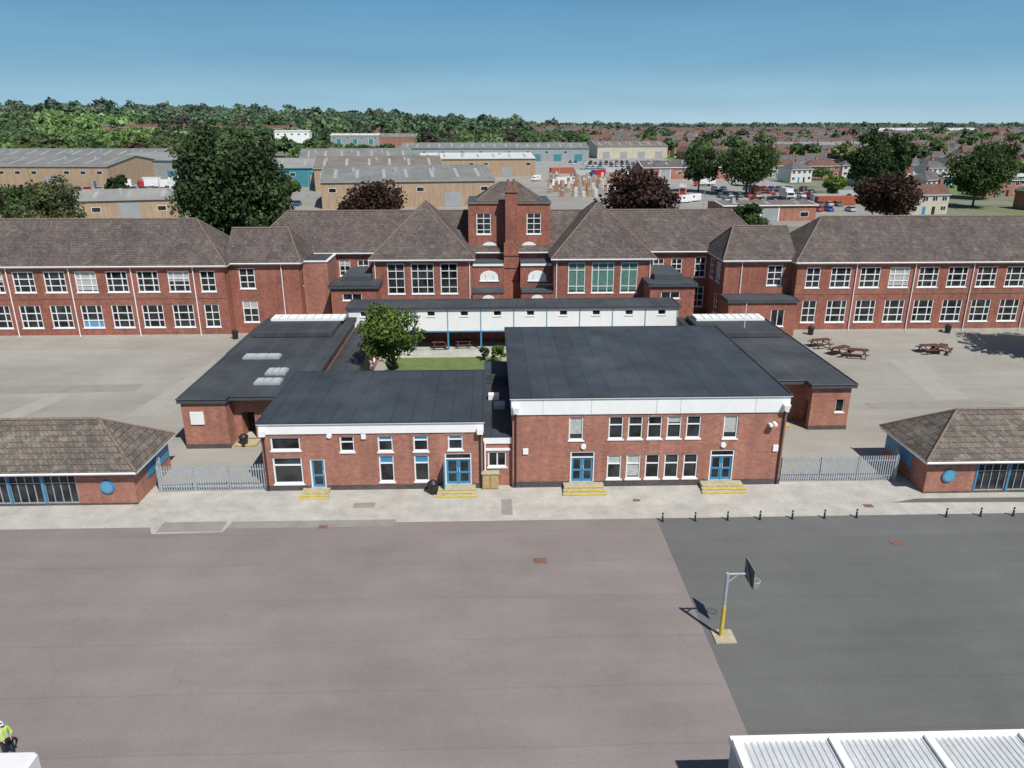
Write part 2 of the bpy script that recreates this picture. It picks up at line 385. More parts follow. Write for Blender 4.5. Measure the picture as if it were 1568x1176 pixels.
rect('tarmac_patch',MPATCH,-16.2,-6.0,41.0,41.85,.017); rect('tarmac_patch',MPATCH,-20.4,-16.5,40.7,41.9,.017)
MPD=simple('repair_slab',(.27,.25,.23),.9,.2,1.2)
for q in ((.6,1.3,42.2,44.3),(-9,-7.6,43.4,44.1)): rect('pavement_patch',MPD,*q,.017)
MP3=simple('yard_repair',(.265,.25,.22),.9,.15,.8); MP4=simple('yard_repair_pale',(.335,.32,.285),.9,.12,.8)
for pts,m in (([(-48,66),(-33,66.4),(-33,68.5),(-48,68.2)],MP3),([(-45,50),(-42.5,50),(-38,66),(-40,66)],MP4),([(-31,60),(-27.5,60),(-26.5,72),(-29,76)],MP4),([(33,60),(46,60.3),(46,61.6),(33,61.4)],MP3),([(40,62),(43,62),(45,74),(41.6,74)],MP4),([(-60,78),(-40,78.4),(-40,80.5),(-60,80.2)],MP4)): sheet('tarmac_patch',m,pts,.010)
rect('courtyard_lawn',MGRASS,-10.5,1.2,59,76.2,.010)
rect('courtyard_path',MPAV,-14,20,76.2,82.4,.013)
rect('concrete_yard',simple('yard',(.27,.26,.24),.9,.25,.1),-75,112,180,300,.004)
rect('industrial_yard',simple('yard2',(.30,.29,.27),.9,.25,.1),-40,120,300,600,.004)
rect('service_yard',simple('yard3',(.27,.26,.245),.9,.25,.1),-220,-80,180,380,.004)
for (x,y,w) in ((-10.4,41.05,.55),(2.7,36.9,.75),(23.9,38.2,.7),(24.4,42.7,.6),(9.5,43.9,.45)):
    b=B('manhole_cover',(x,y,.012)); b.box('frame',MRUST,-w/2,w/2,-w/3,w/3,0,.014)
    b.box('lid',MRUST,-w/2+.05,-.01,-w/3+.05,w/3-.05,.0,.022); b.box('lid',MRUST,.01,w/2-.05,-w/3+.05,w/3-.05,.0,.022); b.done()

# ------------------------------------------------------------------ hall + classroom blocks
def steps(b,x0,x1,yw,h=.35):
    n=3
    for i in range(n):
        z1=h*(n-i)/n; y0=yw-.75-.3*i
        b.box('steps',MYT,x0-.06*i,x1+.06*i,y0-.0,yw-.01 if i==0 else y0+.3,0.01,z1)
        b.box('step_nosing',MYE,x0-.06*i+.01,x1+.06*i-.01,y0-.02,y0+.04,z1-.05,z1+.012)
def walllight(b,x,y,z):
    b.tube('wall_light',MW,(x,y-.12,z),(x,y+.02,z),.17,.19,n=12)
b=B('assembly_hall',(10.6,46,0),world=True)
cols=[7.8+1.3*i for i in range(5)]
ops=[(c,c+.98,3.5,5.12,'hall') for c in cols]+[(c,c+.98,.55,2.35,'hall') for c in cols]
ops+=[(5.15,6.12,3.45,5.12,'hallw'),(15.5,16.47,3.45,5.12,'hallw'),(5.3,6.95,.36,2.62,'door2'),(14.8,16.45,.36,2.62,'door2')]
walls4(b,1.4,19.7,46,63.4,0.02,5.35,front=ops)
b.box('plinth',MBD,1.37,5.25,45.96,46.2,0,.42); b.box('plinth',MBD,7.0,14.75,45.96,46.2,0,.42); b.box('plinth',MBD,16.5,19.73,45.96,46.2,0,.42)
b.box('fascia',MW,1.32,19.78,45.92,63.48,5.33,6.45)
flatcap(b,1.4,19.7,46,63.4,6.5,.05,.18)
for x in (1.62,19.5):
    pipe(b,x,46,.1,5.9,MDK); b.hexa('hopper',MW,[(x-.12,45.62,5.5),(x+.12,45.62,5.5),(x+.12,45.9,5.5),(x-.12,45.9,5.5),(x-.22,45.55,5.95),(x+.22,45.55,5.95),(x+.22,45.9,5.95),(x-.22,45.9,5.95)])
for x in (3.4,6.6,10.9,12.5,17.5): b.box('fascia_joint',MCON,x-.008,x+.008,45.905,45.925,5.34,6.44)
steps(b,4.85,7.55,46); steps(b,14.2,17.0,46)
walllight(b,6.15,46,3.0); walllight(b,15.6,46,3.0)
b.box('alarm_box',MW,2.1,2.45,45.9,46.02,2.5,2.9); b.box('alarm_box',MW,19.0,19.35,45.9,46.02,2.5,2.95)
b.box('security_camera',MW,18.75,18.95,45.5,46.0,4.5,4.65); b.box('security_camera',MW,18.5,18.7,45.6,46.0,4.4,4.55)
b.tube('light_bracket',MGR,(10.6,45.9,5.2),(10.6,45.6,5.3),.04)
b.box('ridge_seam',MFR2,1.3,19.8,54.6,54.72,6.57,6.60)
b.done()

b=B('classroom_block',(-8,46,0),world=True)
ops=[(-14.6,-12.65,.5,2.45,'wide'),(-14.6,-12.65,2.95,3.9,'strip'),(-12.15,-11.15,.2,2.3,'door1'),(-10.05,-9.1,2.8,3.92,'hall'),
 (-7.55,-6.55,2.78,3.92,'bluet'),(-7.55,-6.55,.55,2.5,'bluet'),(-5.2,-4.2,2.78,3.92,'bluet'),(-5.2,-4.2,.55,2.5,'bluet'),
 (-2.9,-1.9,2.85,3.92,'bluet'),(-3.15,-1.35,.3,2.62,'door2')]
walls4(b,-15.2,-.6,46,56.4,.02,4.17,front=ops)
for a,c in ((-15.23,-12.2),(-11.1,-3.2),(-1.3,-.57)): b.box('plinth',MBD,a,c,45.96,46.2,0,.36)
b.box('fascia',MW,-15.28,-.52,45.92,56.48,4.15,4.86)
flatcap(b,-15.2,-.6,46,56.4,4.9,.05,.18,MFR)
for x in (-15.0,-.75):
    pipe(b,x,46,.1,4.5,MDK); b.box('hopper',MW,x-.2,x+.2,45.6,45.9,4.1,4.5)
steps(b,-12.7,-10.9,46,.2); steps(b,-3.6,-1.1,46,.3)
walllight(b,-10.7,46,4.0); b.box('alarm_box',MW,-8.6,-8.3,45.9,46.01,3.75,4.1)
b.box('open_door_leaf',MBL,-3.2,-3.14,45.2,45.95,.32,2.1)
b.done()

b=B('link_block',(.4,46.4,0),world=True)
walls4(b,-.597,1.397,46.35,62,.02,3.3,front=[(-.25,1.0,1.4,2.5,'sm')])
b.box('fascia',MW,-.55,1.35,46.27,46.42,3.15,3.6); b.box('roof',MFR,-.57,1.38,46.25,63,3.605,3.68)
b.box('sill_band',MW,-.5,1.3,46.3,46.37,2.62,2.8)
pipe(b,-.45,46.3,.1,3.4,MW,.05); b.box('roof_vent',MW,-.2,.6,53.2,53.8,3.7,4.1); b.box('roof_vent',MGR,.2,1.0,51.2,52.2,3.7,4.0)
b.box('rear_upstand',MFR2,-.5,1.3,57.0,57.3,3.7,4.4)
b.done()
b=B('meter_cupboard',(-.1,45.95,0)); b.box('carcass',MWOOD,-.55,.55,-.2,.3,0.02,1.15)
b.box('door_leaf',MWOOD,-.5,-.02,-.24,-.19,.1,1.08); b.box('door_leaf',MWOOD,.02,.5,-.24,-.19,.1,1.08); b.box('lid',MYT,-.6,.6,-.28,.3,1.15,1.2); b.done()
def bin_(x,y):
    b=B('litter_bin',(x,y,.01)); b.tube('bin_body',MBLK,(0,0,0),(0,0,.75),.26,.33,n=14); b.tube('rim',MBLK,(0,0,.72),(0,0,.8),.37,.37,n=14)
    b.tube('lid',MBLK,(0,0,.8),(0,0,.98),.34,.14,n=14); b.done()
bin_(-3.95,45.3); bin_(-19.0,53.6)

# left annex
b=B('left_annex',(-19,54,0),world=True)
walls4(b,-23.2,-19.9,53.2,60,.02,3.8,front=[])
walls4(b,-19.9,-14.3,54.6,77.4,.02,3.8,front=[(-19.3,-18.3,.25,2.4,'void'),(-17.9,-17.2,1.2,2.3,'plain')],right=[(66,67.6,1.2,2.6,'sm'),(70,71.6,1.2,2.6,'sm')])
b.poly('walls',MB,[(-23.2,60,0),(-23.2,77.4,0),(-23.2,77.4,3.8),(-23.2,60,3.8)])
me=[(-23.4,53.0),(-19.75,53.0),(-19.75,53.6),(-15.3,53.6),(-15.3,56.7),(-14.1,56.7),(-14.1,77.5),(-23.4,77.5)]
b.poly('roof_covering',MFR2,[(x,y,4.03) for x,y in me])
for i in range(len(me)):
    p,q=me[i],me[(i+1)%len(me)]; b.poly('roof_edge',MLEAD,[(p[0],p[1],3.72),(q[0],q[1],3.72),(q[0],q[1],4.035),(p[0],p[1],4.035)])
    b.tube('roof_kerb',MFR2,(p[0],p[1],4.05),(q[0],q[1],4.05),.07,n=5)
b.box('plinth',MBD,-23.23,-19.87,53.16,53.3,0,.35)
b.box('notice_board',MW,-22.6,-21.6,53.1,53.19,2.0,3.0)
b.box('rear_roof',MFR2,-22.8,-15.2,70,77,4.1,4.5)
b.box('skylight_strip',MW,-22.2,-14.9,74.6,76.4,4.5,4.75)
for i in range(8): b.box('skylight_bar',MGR,-21.4+i*.85,-21.34+i*.85,74.58,76.42,4.75,4.78)
for x,y,w,d in ((-20,63.6,1.5,.45),(-17.6,59.3,.75,.6),(-17.6,56.8,.95,.5)):
    b.box('rooflight_kerb',MGR,x-w-.08,x+w+.08,y-d-.08,y+d+.08,4.0,4.2); b.box('rooflight',MGR,x-w,x+w,y-d,y+d,4.2,4.25)
    for k in range(3): b.box('rooflight_pane',MBLIND,x-w+.06+k*2*w/3,x-w-.06+(k+1)*2*w/3,y-d+.06,y+d-.06,4.25,4.3)
b.box('ramp',MYT,-19.6,-18.0,53.4,54.5,0.01,.2); b.box('ramp_edge',MYE,-19.62,-17.98,53.36,53.44,.1,.215)
b.box('low_side_store',MB,-24.6,-23.2,68,77,.02,3.0); b.box('low_side_store_roof',MFR2,-24.7,-23.1,67.9,77.1,3.0,3.15)
b.done()
# right annex
b=B('right_annex',(24,56,0),world=True)
walls4(b,25.6,28.7,55.5,62,.02,3.7,front=[(27.6,28.3,1.5,2.6,'plain')],left=[(56.0,57.2,.05,2.3,'void')])
walls4(b,19.75,25.6,57.6,76.5,.02,3.7,front=[(22.3,23.9,.1,3.1,'void')])
b.poly('walls',MB,[(28.7,62,0),(28.7,76.5,0),(28.7,76.5,3.7),(28.7,62,3.7)])
me=[(19.75,56.3),(25.3,56.3),(25.3,55.2),(29.0,55.2),(29.0,76.8),(19.75,76.8)]
b.poly('roof_covering',MFR2,[(x,y,3.93) for x,y in me])
for i in range(len(me)):
    p,q=me[i],me[(i+1)%len(me)]; b.poly('roof_edge',MLEAD,[(p[0],p[1],3.62),(q[0],q[1],3.62),(q[0],q[1],3.935),(p[0],p[1],3.935)])
    b.tube('roof_kerb',MFR2,(p[0],p[1],3.95),(q[0],q[1],3.95),.07,n=5)
b.box('plinth',MBD,25.57,28.73,55.46,55.6,0,.35)
b.box('rear_roof',MFR2,20.5,28.2,69,76,4.0,4.4); b.box('skylight_strip',MW,21.0,28.0,73.8,75.7,4.4,4.65)
for i in range(8): b.box('skylight_bar',MGR,21.8+i*.8,21.86+i*.8,73.78,75.72,4.65,4.68)
for x,y in ((21.2,62.5),(21.0,66.5)): b.box('roof_vent',MGR,x,x+.5,y,y+.5,3.95,4.3)
b.tube('mast',MW,(25,71,4.4),(25,71,6.8),.035); b.tube('duct',MW,(19.9,56.6,3.8),(19.9,56.6,.2),.06)
b.box('ramp',MYT,22.1,24.3,56.0,57.5,.01,.2); b.box('ramp_edge',MYE,22.08,24.32,55.95,56.04,.1,.215)
b.done()
# low roofs round the courtyard
b=B('courtyard_corridor',(-12.8,66,0),world=True)
walls4(b,-14.27,-11.7,58.2,78.8,.02,2.9,right=[(60+2.4*i,61.6+2.4*i,.9,2.5,'sm') for i in range(7)]); flatcap(b,-14.0,-11.7,58.2,78.7,3.0,.15,.15,MFR2,MLEAD)
walls4(b,-11.69,1.2,56.5,58.2,.02,3.7); flatcap(b,-11.5,1.1,56.7,58.3,3.85,.2,.1,MFR2,MLEAD)
b.done()

# ------------------------------------------------------------------ covered link with white panels
b=B('covered_link',(2.5,80,0),world=True)
X0,X1=-15.3,20.4; n=10; dx=(X1-X0)/n
ops=[(X0+dx*(i+.5)-.42,X0+dx*(i+.5)+.42,3.78,4.35,'plain') for i in range(n)]
walls4(b,X0,X1,79,82.6,2.1,4.55,front=ops,wm=MW)
b.box('floor_slab',MLEAD,X0+.05,X1-.05,79.05,82.55,1.98,2.13)
b.box('blue_band',MBL,X0,X1,78.93,79.03,2.02,2.16)
for i in range(n+1):
    x=X0+dx*i; x=min(max(x,X0+.08),X1-.08)
    b.box('post',MBL,x-.09,x+.09,78.95,79.13,.01,2.0); b.box('cover_strip',MBLP,x-.045,x+.045,78.95,79.0,2.17,4.5)
b.box('rear_wall',MBO,X0,X1,82.3,82.5,.02,1.98)
flatcap(b,X0,X1,79,82.6,4.7,.16,.2,MFR2,MLEAD); b.done()

# ------------------------------------------------------------------ main school
mx=lambda x:5.5-x
def school_wing(name,x0,x1,cent,narrow,hl,hr):
    b=B(name,((x0+x1)/2,90,0),world=True); ops=[]
    for c in cent: ops+=[(c-1.2,c+1.2,5.3,7.7,'wing'),(c-1.2,c+1.2,1.15,3.85,'wing')]
    for c in narrow: ops+=[(c-.85,c+.85,5.3,7.7,'wingn'),(c-.85,c+.85,1.15,3.85,'wingn')]
    walls4(b,x0,x1,85.2,95.2,.02,8.15,front=ops,wm=MBO)
    hiproof(b,x0,x1,85.2,95.2,8.35,12.9,hl,hr)
    b.box('string_course',MRIDGE,x0-.03,x1+.03,85.16,85.3,4.55,4.68); b.box('plinth',MCON,x0-.03,x1+.03,85.14,85.3,0,.3)
    for k,c in enumerate(cent):
        if k%2==0: pipe(b,c+1.72,85.2,.1,8.2,MW,.06)
    return b
cl=[-35.2-3.45*i for i in range(11)]
b=school_wing('left_school_wing',-74,-30,cl,[-31.95],5,4.6); b.done()
b=school_wing('right_school_wing',mx(-30),mx(-74),[mx(c) for c in cl],[mx(-31.95)],4.6,5); b.done()
def wing2(name,s):
    f=(lambda a,c:(a,c)) if s<0 else (lambda a,c:(mx(c),mx(a)))
    b=B(name,(f(-30,-22)[0]+4,90,0),world=True); x0,x1=f(-29.99,-22)
    ops=[]
    for a,c,z0,z1 in ((-28.9,-27.1,5.3,7.7),(-28.9,-27.1,1.3,3.9)):
        a,c=f(a,c); ops.append((a,c,z0,z1,'wingn'))
    side=[(88.2,90.0,5.3,7.7,'wingn'),(88.2,90.0,1.4,3.9,'wingn'),(91,92.6,5.3,7.7,'wingn')]
    walls4(b,x0,x1,86.7,96.5,.02,8.15,front=ops,left=side if s>0 else [],right=side if s<0 else [],wm=MBO)
    hiproof(b,x0,x1,86.7,94.7,8.35,11.75,0 if s<0 else 2.2,2.2 if s<0 else 0,rm=MT)
    pipe(b,-24.0 if s<0 else mx(-24.0),86.7,.1,8.2,MW); b.done()
wing2('left_linking_wing',-1); wing2('right_linking_wing',1)
b=B('low_entrance_block',(31,84,0),world=True)
walls4(b,27.3,35.2,83.4,86.69,.02,4.0,front=[(32.3,33.9,1.2,3.2,'sm')],wm=MBO); flatcap(b,27.3,35.2,83.4,86.4,4.25,.25,.2,MFR2,MLEAD); b.done()
b=B('stair_tower',(-20.5,90,0),world=True)
walls4(b,-21.95,-19.0,88.2,93.45,.02,8.1,wm=MB); b.box('coping',MWD,-22.05,-18.9,88.1,93.5,8.1,8.25); b.box('roof',MFR2,-21.8,-19.2,88.4,93.4,8.252,8.3); b.done()

b=B('central_school_range',(2.75,98,0),world=True)
ops=[(-18.7,-17.3,5.4,7.4,'wingn'),(-16.4,-15.0,5.4,7.4,'wingn')]
ops+= [(mx(-17.3),mx(-18.7),5.4,7.4,'wingn'),(mx(-15.0),mx(-16.4),5.4,7.4,'wingn'),(mx(-20.3),mx(-21.7),5.0,7.6,'wingn'),(mx(-20.3),mx(-21.7),1.2,3.8,'wingn'),(mx(-17.3),mx(-18.7),1.2,3.8,'wingn')]
walls4(b,-29.9,35.4,93.5,103.5,.02,8.15,front=ops,wm=MBO); hiproof(b,-29.9,35.4,93.5,103.5,8.35,12.85,4.6,4.6); b.done()

def pavilion(name,x0,x1,green):
    b=B(name,((x0+x1)/2,92,0),world=True); xc=(x0+x1)/2
    g='g' if green else ''
    ops=[(xc-4.15,xc-2.1,4.2,7.85,g+'tall'),(xc-1.35,xc+1.35,4.2,7.85,g+'tall3'),(xc+2.1,xc+4.15,4.2,7.85,g+'tall'),
         (xc-4.15,xc-2.1,.8,3.2,'tall'),(xc-1.35,xc+1.35,.8,3.2,'tall3'),(xc+2.1,xc+4.15,.8,3.2,'tall')]
    walls4(b,x0,x1,88.3,100,.02,8.15,front=ops,wm=MBO)
    hiproof(b,x0,x1,88.3,102.5,8.35,14.3,6.6,6.6,axis='y')
    b.box('string_course',MRIDGE,x0-.03,x1+.03,88.25,88.4,3.55,3.7)
    pipe(b,x0+.3,88.3,.1,8.2,MW); pipe(b,x1-.3,88.3,.1,8.2,MW)
    b.done()
pavilion('left_pavilion',-13.8,-2.1,False); pavilion('right_pavilion',mx(-2.1),mx(-13.8),True)
for s in (-1,1):
    x0,x1=(-18.1,-12.9) if s<0 else (mx(-12.9),mx(-18.1))
    b=B('flat_roofed_porch',((x0+x1)/2,87,0),world=True)
    walls4(b,x0,x1,84.6,88.29,.02,5.55,front=[((x0+x1)/2-1.3,(x0+x1)/2+.9,4.3,5.1,'sm')],wm=MBO)
    b.box('roof_band',MLEAD,x0-.1,x1+.1,84.5,88.28,5.55,5.7); flatcap(b,x0,x1,84.6,88.0,5.95,.25,.25,MFR2,MLEAD)
    xa,xb=(x0+.9,-13.85) if s<0 else (mx(-13.85),x1-.9)
    b.box('rear_upper_roof',MLEAD,xa,xb,86.9,93.4,6.03,6.6)
    b.done()
# boiler tower
b=B('central_tower',(2.3,97,0),world=True)
def arch(f,ac,z0,w,h):
    n=10; pts=[f.p(ac-w/2,z0,.06),f.p(ac+w/2,z0,.06)]
    for i in range(n+1):
        t=math.pi*i/n; pts.append(f.p(ac+math.cos(t)*w/2,z0+h*.35+math.sin(t)*h*.65,.06))
    f.b.poly('arched_light',MW,pts)
    for t in (-.22,.22): f.bar('arched_bar',MLEAD,ac+w*t-.02,ac+w*t+.02,z0+.1,z0+h*.6,.062,.07)
    f.bar('arched_sill',MWD,ac-w/2-.1,ac+w/2+.1,z0-.12,z0-.002,-.01,.12)
f=walls4(b,-2.6,7.5,94,102,.02,14.3,front=[(-1.6,.2,10.4,13.0,'tall'),(4.6,6.4,10.4,13.0,'tall')],wm=MBO)
arch(f,2.6,8.3,2.0,1.2); arch(f,7.5,8.3,2.0,1.2)
b.box('cornice',MRIDGE,-2.75,7.65,93.85,102.15,14.1,14.3); hiproof(b,-1.4,6.3,95.2,100.8,14.35,16.4,2.9,2.9,ov=.2,gut=MLEAD)
b.box('parapet_roof',MLEAD,-2.6,7.5,94,102,14.302,14.34)
for s in (0,1):
    x0,x1=(-2.09,1.7) if s==0 else (3.7,7.58)
    f=walls4(b,x0,x1,90.6,94,.02,7.1,front=[],wm=MBO); flatcap(b,x0+.2,x1-.2,90.6,93.8,7.4,.3,.15,MLEAD,MW)
    arch(f,(x1-x0)/2+.1,5.3,2.2,1.25)
    f=walls4(b,x0+.003,x1-.003,88.0,90.59,.02,4.3,wm=MBO); b.box('lower_roof',MLEAD,x0+.05,x1-.05,87.9,90.55,4.3,4.45); arch(f,(x1-x0)/2,3.4,1.4,.7)
    for k in range(12): b.box('railing_bar',MLEAD,x0+.2+k*.3,x0+.23+k*.3,88.0,88.03,4.45,5.3)
    b.box('railing_top',MLEAD,x0+.15,x1-.15,87.98,88.05,5.3,5.36)
b.done()
b=B('boiler_chimney',(2.7,93.2,0),world=True)
for z0,z1,w in ((.02,4.8,1.05),(4.8,9.6,.9),(9.6,15.6,.72)):
    walls4(b,2.65-w,2.65+w,93.0-w,93.0+w+.3,z0,z1,wm=MBO); b.poly('ledge',MRIDGE,[(2.65-w,93-w,z1),(2.65+w,93-w,z1),(2.65+w,93.3+w,z1),(2.65-w,93.3+w,z1)])
b.box('cap',MRIDGE,1.8,3.5,92.15,94.15,15.6,15.9); b.box('cap_top',MBO,1.95,3.35,92.3,94.0,15.9,16.4)
for x in (2.3,3.0): b.tube('pot',MRIDGE,(x,93.1,16.4),(x,93.1,17.1),.19,.15)
for z in (6.5,8): b.box('steel_band',MDK,2.65-.93,2.65+.93,92.05,92.12,z,z+.08)
b.done()

# ------------------------------------------------------------------ shelters (brick huts)
def shelter(name,x0,x1,side):
    b=B(name,((x0+x1)/2,47,0),world=True); ops=[]
    if side>0: a=x1-3.7; rng_=[(a-2.2*i-2.1,a-2.2*i) for i in range(int((a-x0)/2.2))]
    else: a=x0+3.4; rng_=[(a+2.2*i,a+2.2*i+2.1) for i in range(int((x1-a)/2.2))]
    ops=[(p,q,.12,2.15,'glazed') for p,q in rng_]
    walls4(b,x0,x1,44.35,49.8,.02,2.3,front=ops)
    xs=x1 if side>0 else x0
    b.box('blue_side_cladding',MBL,*( (xs-.01,xs+.05) if side>0 else (xs-.05,xs+.01)),46.2,49.7,1.0,2.28)
    b.box('plinth',MBD,x0-.02,x1+.02,44.31,44.4,0,.13)
    hiproof(b,x0,x1,44.35,49.8,2.5,4.95,3.4,3.4,ov=.42,rm=MT2,gut=MW)
    xc=(x1-1.75) if side>0 else (x0+1.5)
    b.tube('porthole_rim',MBL,(xc,44.25,1.3),(xc,44.36,1.3),.46,n=24); b.tube('porthole_glass',MBLP,(xc,44.235,1.3),(xc,44.3,1.3),.36,n=24)
    b.box('timber_fascia',MPIC,x0-.1,x1+.1,44.2,44.34,2.16,2.28)
    for p,q in rng_:
        if random.random()<.25: b.box('notice',MBLIND,p+.6,p+1.0,44.49,44.5,1.0,1.5)
    b.done()
shelter('left_playground_shelter',-62,-23.05,1); shelter('right_playground_shelter',28.9,68,-1)

# ------------------------------------------------------------------ palisade fences
def fence(x0,x1,y0,y1,h=1.95,gates=()):
    L=math.hypot(x1-x0,y1-y0); ang=math.atan2(y1-y0,x1-x0)
    b=B('palisade_fence',(x0,y0,.012),ang); n=int(L/.16)
    for i in range(n+1):
        a=L*i/n; b.hexa('pale',MGR,[(a-.036,-.02,.06),(a+.036,-.02,.06),(a+.036,.0,.06),(a-.036,.0,.06),(a-.036,-.02,h-.1),(a+.036,-.02,h-.1),(a+.036,0,h-.1),(a-.036,0,h-.1)])
        b.poly('pale_tip',MGR,[(a-.036,-.01,h-.1),(a+.036,-.01,h-.1),(a,-.01,h)])
    for z in (.35,1.5): b.box('rail',MGR,0,L,.003,.05,z,z+.06)
    m=max(1,round(L/2.7))
    for i in range(m+1): b.box('post',MGR,L*i/m-.05,L*i/m+.05,.05,.15,0,h-.15)
    b.done()
fence(-22.3,-15.35,46.0,46.2); fence(-22.9,-22.3,47.6,46.05); fence(19.95,28.0,46.3,46.3); fence(28.0,28.6,46.3,47.8)

# ------------------------------------------------------------------ basketball stand
b=B('basketball_hoop',(11.0,30.0,.01))
b.box('concrete_pad',MPADC,-.38,.62,-.55,.45,0,.06)
b.tube('pole',MYE,(0,0,.05),(0,0,1.75),.1,n=12); b.tube('pole_upper',MGR,(0,0,1.75),(0,0,3.55),.085,n=12)
b.tube('arm',MGR,(-.05,0,3.5),(1.02,0,3.5),.055); b.tube('brace',MGR,(0,0,3.0),(.5,0,3.46),.035)
b.tube('stay',MGR,(.98,0,3.5),(.98,.35,3.85),.03); b.tube('stay',MGR,(.98,0,3.5),(.98,-.35,3.2),.03)
b.box('backboard',MLEAD,1.02,1.07,-.6,.6,3.05,4.0)
for q in ((-.6,.6,3.05,3.1),(-.6,.6,3.95,4.0),(-.6,-.55,3.1,3.95),(.55,.6,3.1,3.95),(-.3,.3,3.22,3.26),(-.3,.3,3.62,3.66)): b.box('board_marking',MW,1.071,1.076,*q)
n=20; R=.23; c=(1.35,0,3.12); MHOOP=simple('hoop_steel',(.5,.5,.5),.5)
for i in range(n):
    t0,t1=2*math.pi*i/n,2*math.pi*(i+1)/n
    b.tube('hoop_ring',MHOOP,(c[0]+R*math.cos(t0),c[1]+R*math.sin(t0),c[2]),(c[0]+R*math.cos(t1),c[1]+R*math.sin(t1),c[2]),.014,n=5)
    if i%2==0: b.tube('net',MW,(c[0]+R*math.cos(t0),c[1]+R*math.sin(t0),c[2]),(c[0]+.6*R*math.cos(t0+.3),c[1]+.6*R*math.sin(t0+.3),c[2]-.4),.006,n=4)
b.tube('hoop_bracket',MGR,(1.07,0,3.12),(1.13,0,3.12),.03); b.done()

# bollards
b=B('bollard'); b.tube('post',MBLK,(0,0,0),(0,0,.55),.055,n=10); b.tube('cap',MBLK,(0,0,.55),(0,0,.62),.065,.03,n=10); b.tube('band',MW,(0,0,.45),(0,0,.49),.058,n=10); b.box('foot',MDK,-.09,.09,-.09,.09,0,.02)
bm=b.mesh()
for i in range(7): inst('bollard',bm,(10.6+2.05*i,41.1+.02*i,.012))
for x in (28.6,30.8,32.9,34.9): inst('bollard',bm,(x,41.15,.012))

# picnic tables
b=B('picnic_table')
for i in range(5): b.box('top',MPIC,-.9,.9,-.36+.15*i,-.23+.15*i,.72,.76)
for s in (-1,1):
    for k in (0,1): b.box('seat',MPIC,-.9,.9,s*.72-.13+.14*k,s*.72-.01+.14*k,.42,.46)
    b.box('cross',MPIC,s*.62-.03,s*.62+.03,-.85,.85,.36,.42); b.box('cross',MPIC,s*.62-.03,s*.62+.03,-.36,.36,.66,.72)
    for q in (-1,1):
        x=s*.62; b.hexa('leg',MPIC,[(x-.03,q*.7-.05,0),(x+.03,q*.7-.05,0),(x+.03,q*.7+.05,0),(x-.03,q*.7+.05,0),(x-.03,q*.28-.05,.72),(x+.03,q*.28-.05,.72),(x+.03,q*.28+.05,.72),(x-.03,q*.28+.05,.72)])
pm=b.mesh()
for x,y,r,s in ((36.5,78.9,.2,1.15),(37.4,75.9,.5,1.15),(38.8,75.0,-.3,1.15),(47.3,76.4,.1,1.15),(48.6,76.2,.9,1.1),(-5.5,79.6,0,1),(-3.0,80.0,.1,1)): inst('picnic_table',pm,(x,y,.015),r,s)
for x,y in ((25.9,84.5),(37.5,84.0),(54,84.3),(-29.3,84.2),(-74,84)):
    b=B('waste_bin',(x,y,.01)); b.tube('body',MBLK,(0,0,0),(0,0,.9),.3,.36,n=12); b.tube('lid',MBLK,(0,0,.9),(0,0,1.05),.4,.2,n=12); b.done()

# ------------------------------------------------------------------ canopy roof lower right
def canopy(name,x0,n,dx,y0,y1,z):
    b=B(name,(x0,y1,0),world=True); x1=x0+n*dx
    for i in range(n):
        a=x0+i*dx+.16; c=x0+(i+1)*dx-.16; m=14; w=(c-a)/m
        for k in range(m):
            p=a+k*w; prof=[(p,0),(p+w*.55,0),(p+w*.65,.035),(p+w*.9,.035),(p+w,0)]
            for (xa,za),(xb,zb) in zip(prof,prof[1:]):
                b.poly('corrugated_sheet',MMET,[(xa,y0,z+za),(xb,y0,z+zb),(xb,y1-.12,z+zb),(xa,y1-.12,z+za)])
    for i in range(n+1): b.box('frame_beam',MW,x0+i*dx-.14,x0+i*dx+.14,y0,y1-.14,z-.12,z+.16)
    b.box('edge_beam',MW,x0-.18,x1+.18,y1-.14,y1+.05,z-.2,z+.12); b.box('edge_trim',MGR,x0-.18,x1+.18,y1+.05,y1+.1,z-.15,z+.02)
    for i in range(n+1):
        for y in (y0+.3,y1-.1): b.box('post',MW,x0+i*dx-.08,x0+i*dx+.08,y-.08,y+.08,.01,z-.12)
    b.box('side_panel',MGR,x0-.12,x0-.05,y0,y1,.5,z-.2)
    b.done()
canopy('canopy_roof',8.45,4,3.4,8,20.6,3.0)

# ------------------------------------------------------------------ vehicles
def paint(name,c):
    m=simple(name,c,.3,.03); m.node_tree.nodes['Principled BSDF'].inputs['Coat Weight'].default_value=.5; return m
PC=[paint('car_white',(.75,.75,.74)),paint('car_silver',(.40,.42,.44)),paint('car_black',(.02,.02,.022)),paint('car_blue',(.04,.10,.28)),paint('car_red',(.40,.03,.025)),paint('car_grey',(.14,.15,.16))]
def wheel(b,x,y,r=.31):
    b.tube('wheel',MBLK,(x,y-.1,r),(x,y+.1,r),r,n=12); b.tube('hub',MMET,(x,y-.105,r),(x,y+.105,r),r*.55,n=8)
def loft(b,part,m,secs):
    k=len(secs[0][1])
    for (xa,ra),(xb,rb) in zip(secs,secs[1:]):
        for i in range(k):
            j=(i+1)%k; b.poly(part,m,[(xa,*ra[i]),(xa,*ra[j]),(xb,*rb[j]),(xb,*rb[i])])
    b.poly(part,m,[(secs[0][0],*p) for p in secs[0][1]]); b.poly(part,m,[(secs[-1][0],*p) for p in secs[-1][1]])
def ring(w,z0,z1): return [(-w*.92,z0),(w*.92,z0),(w,z0+.15),(w,z1-.12),(w*.88,z1),(-w*.88,z1),(-w,z1-.12),(-w,z0+.15)]
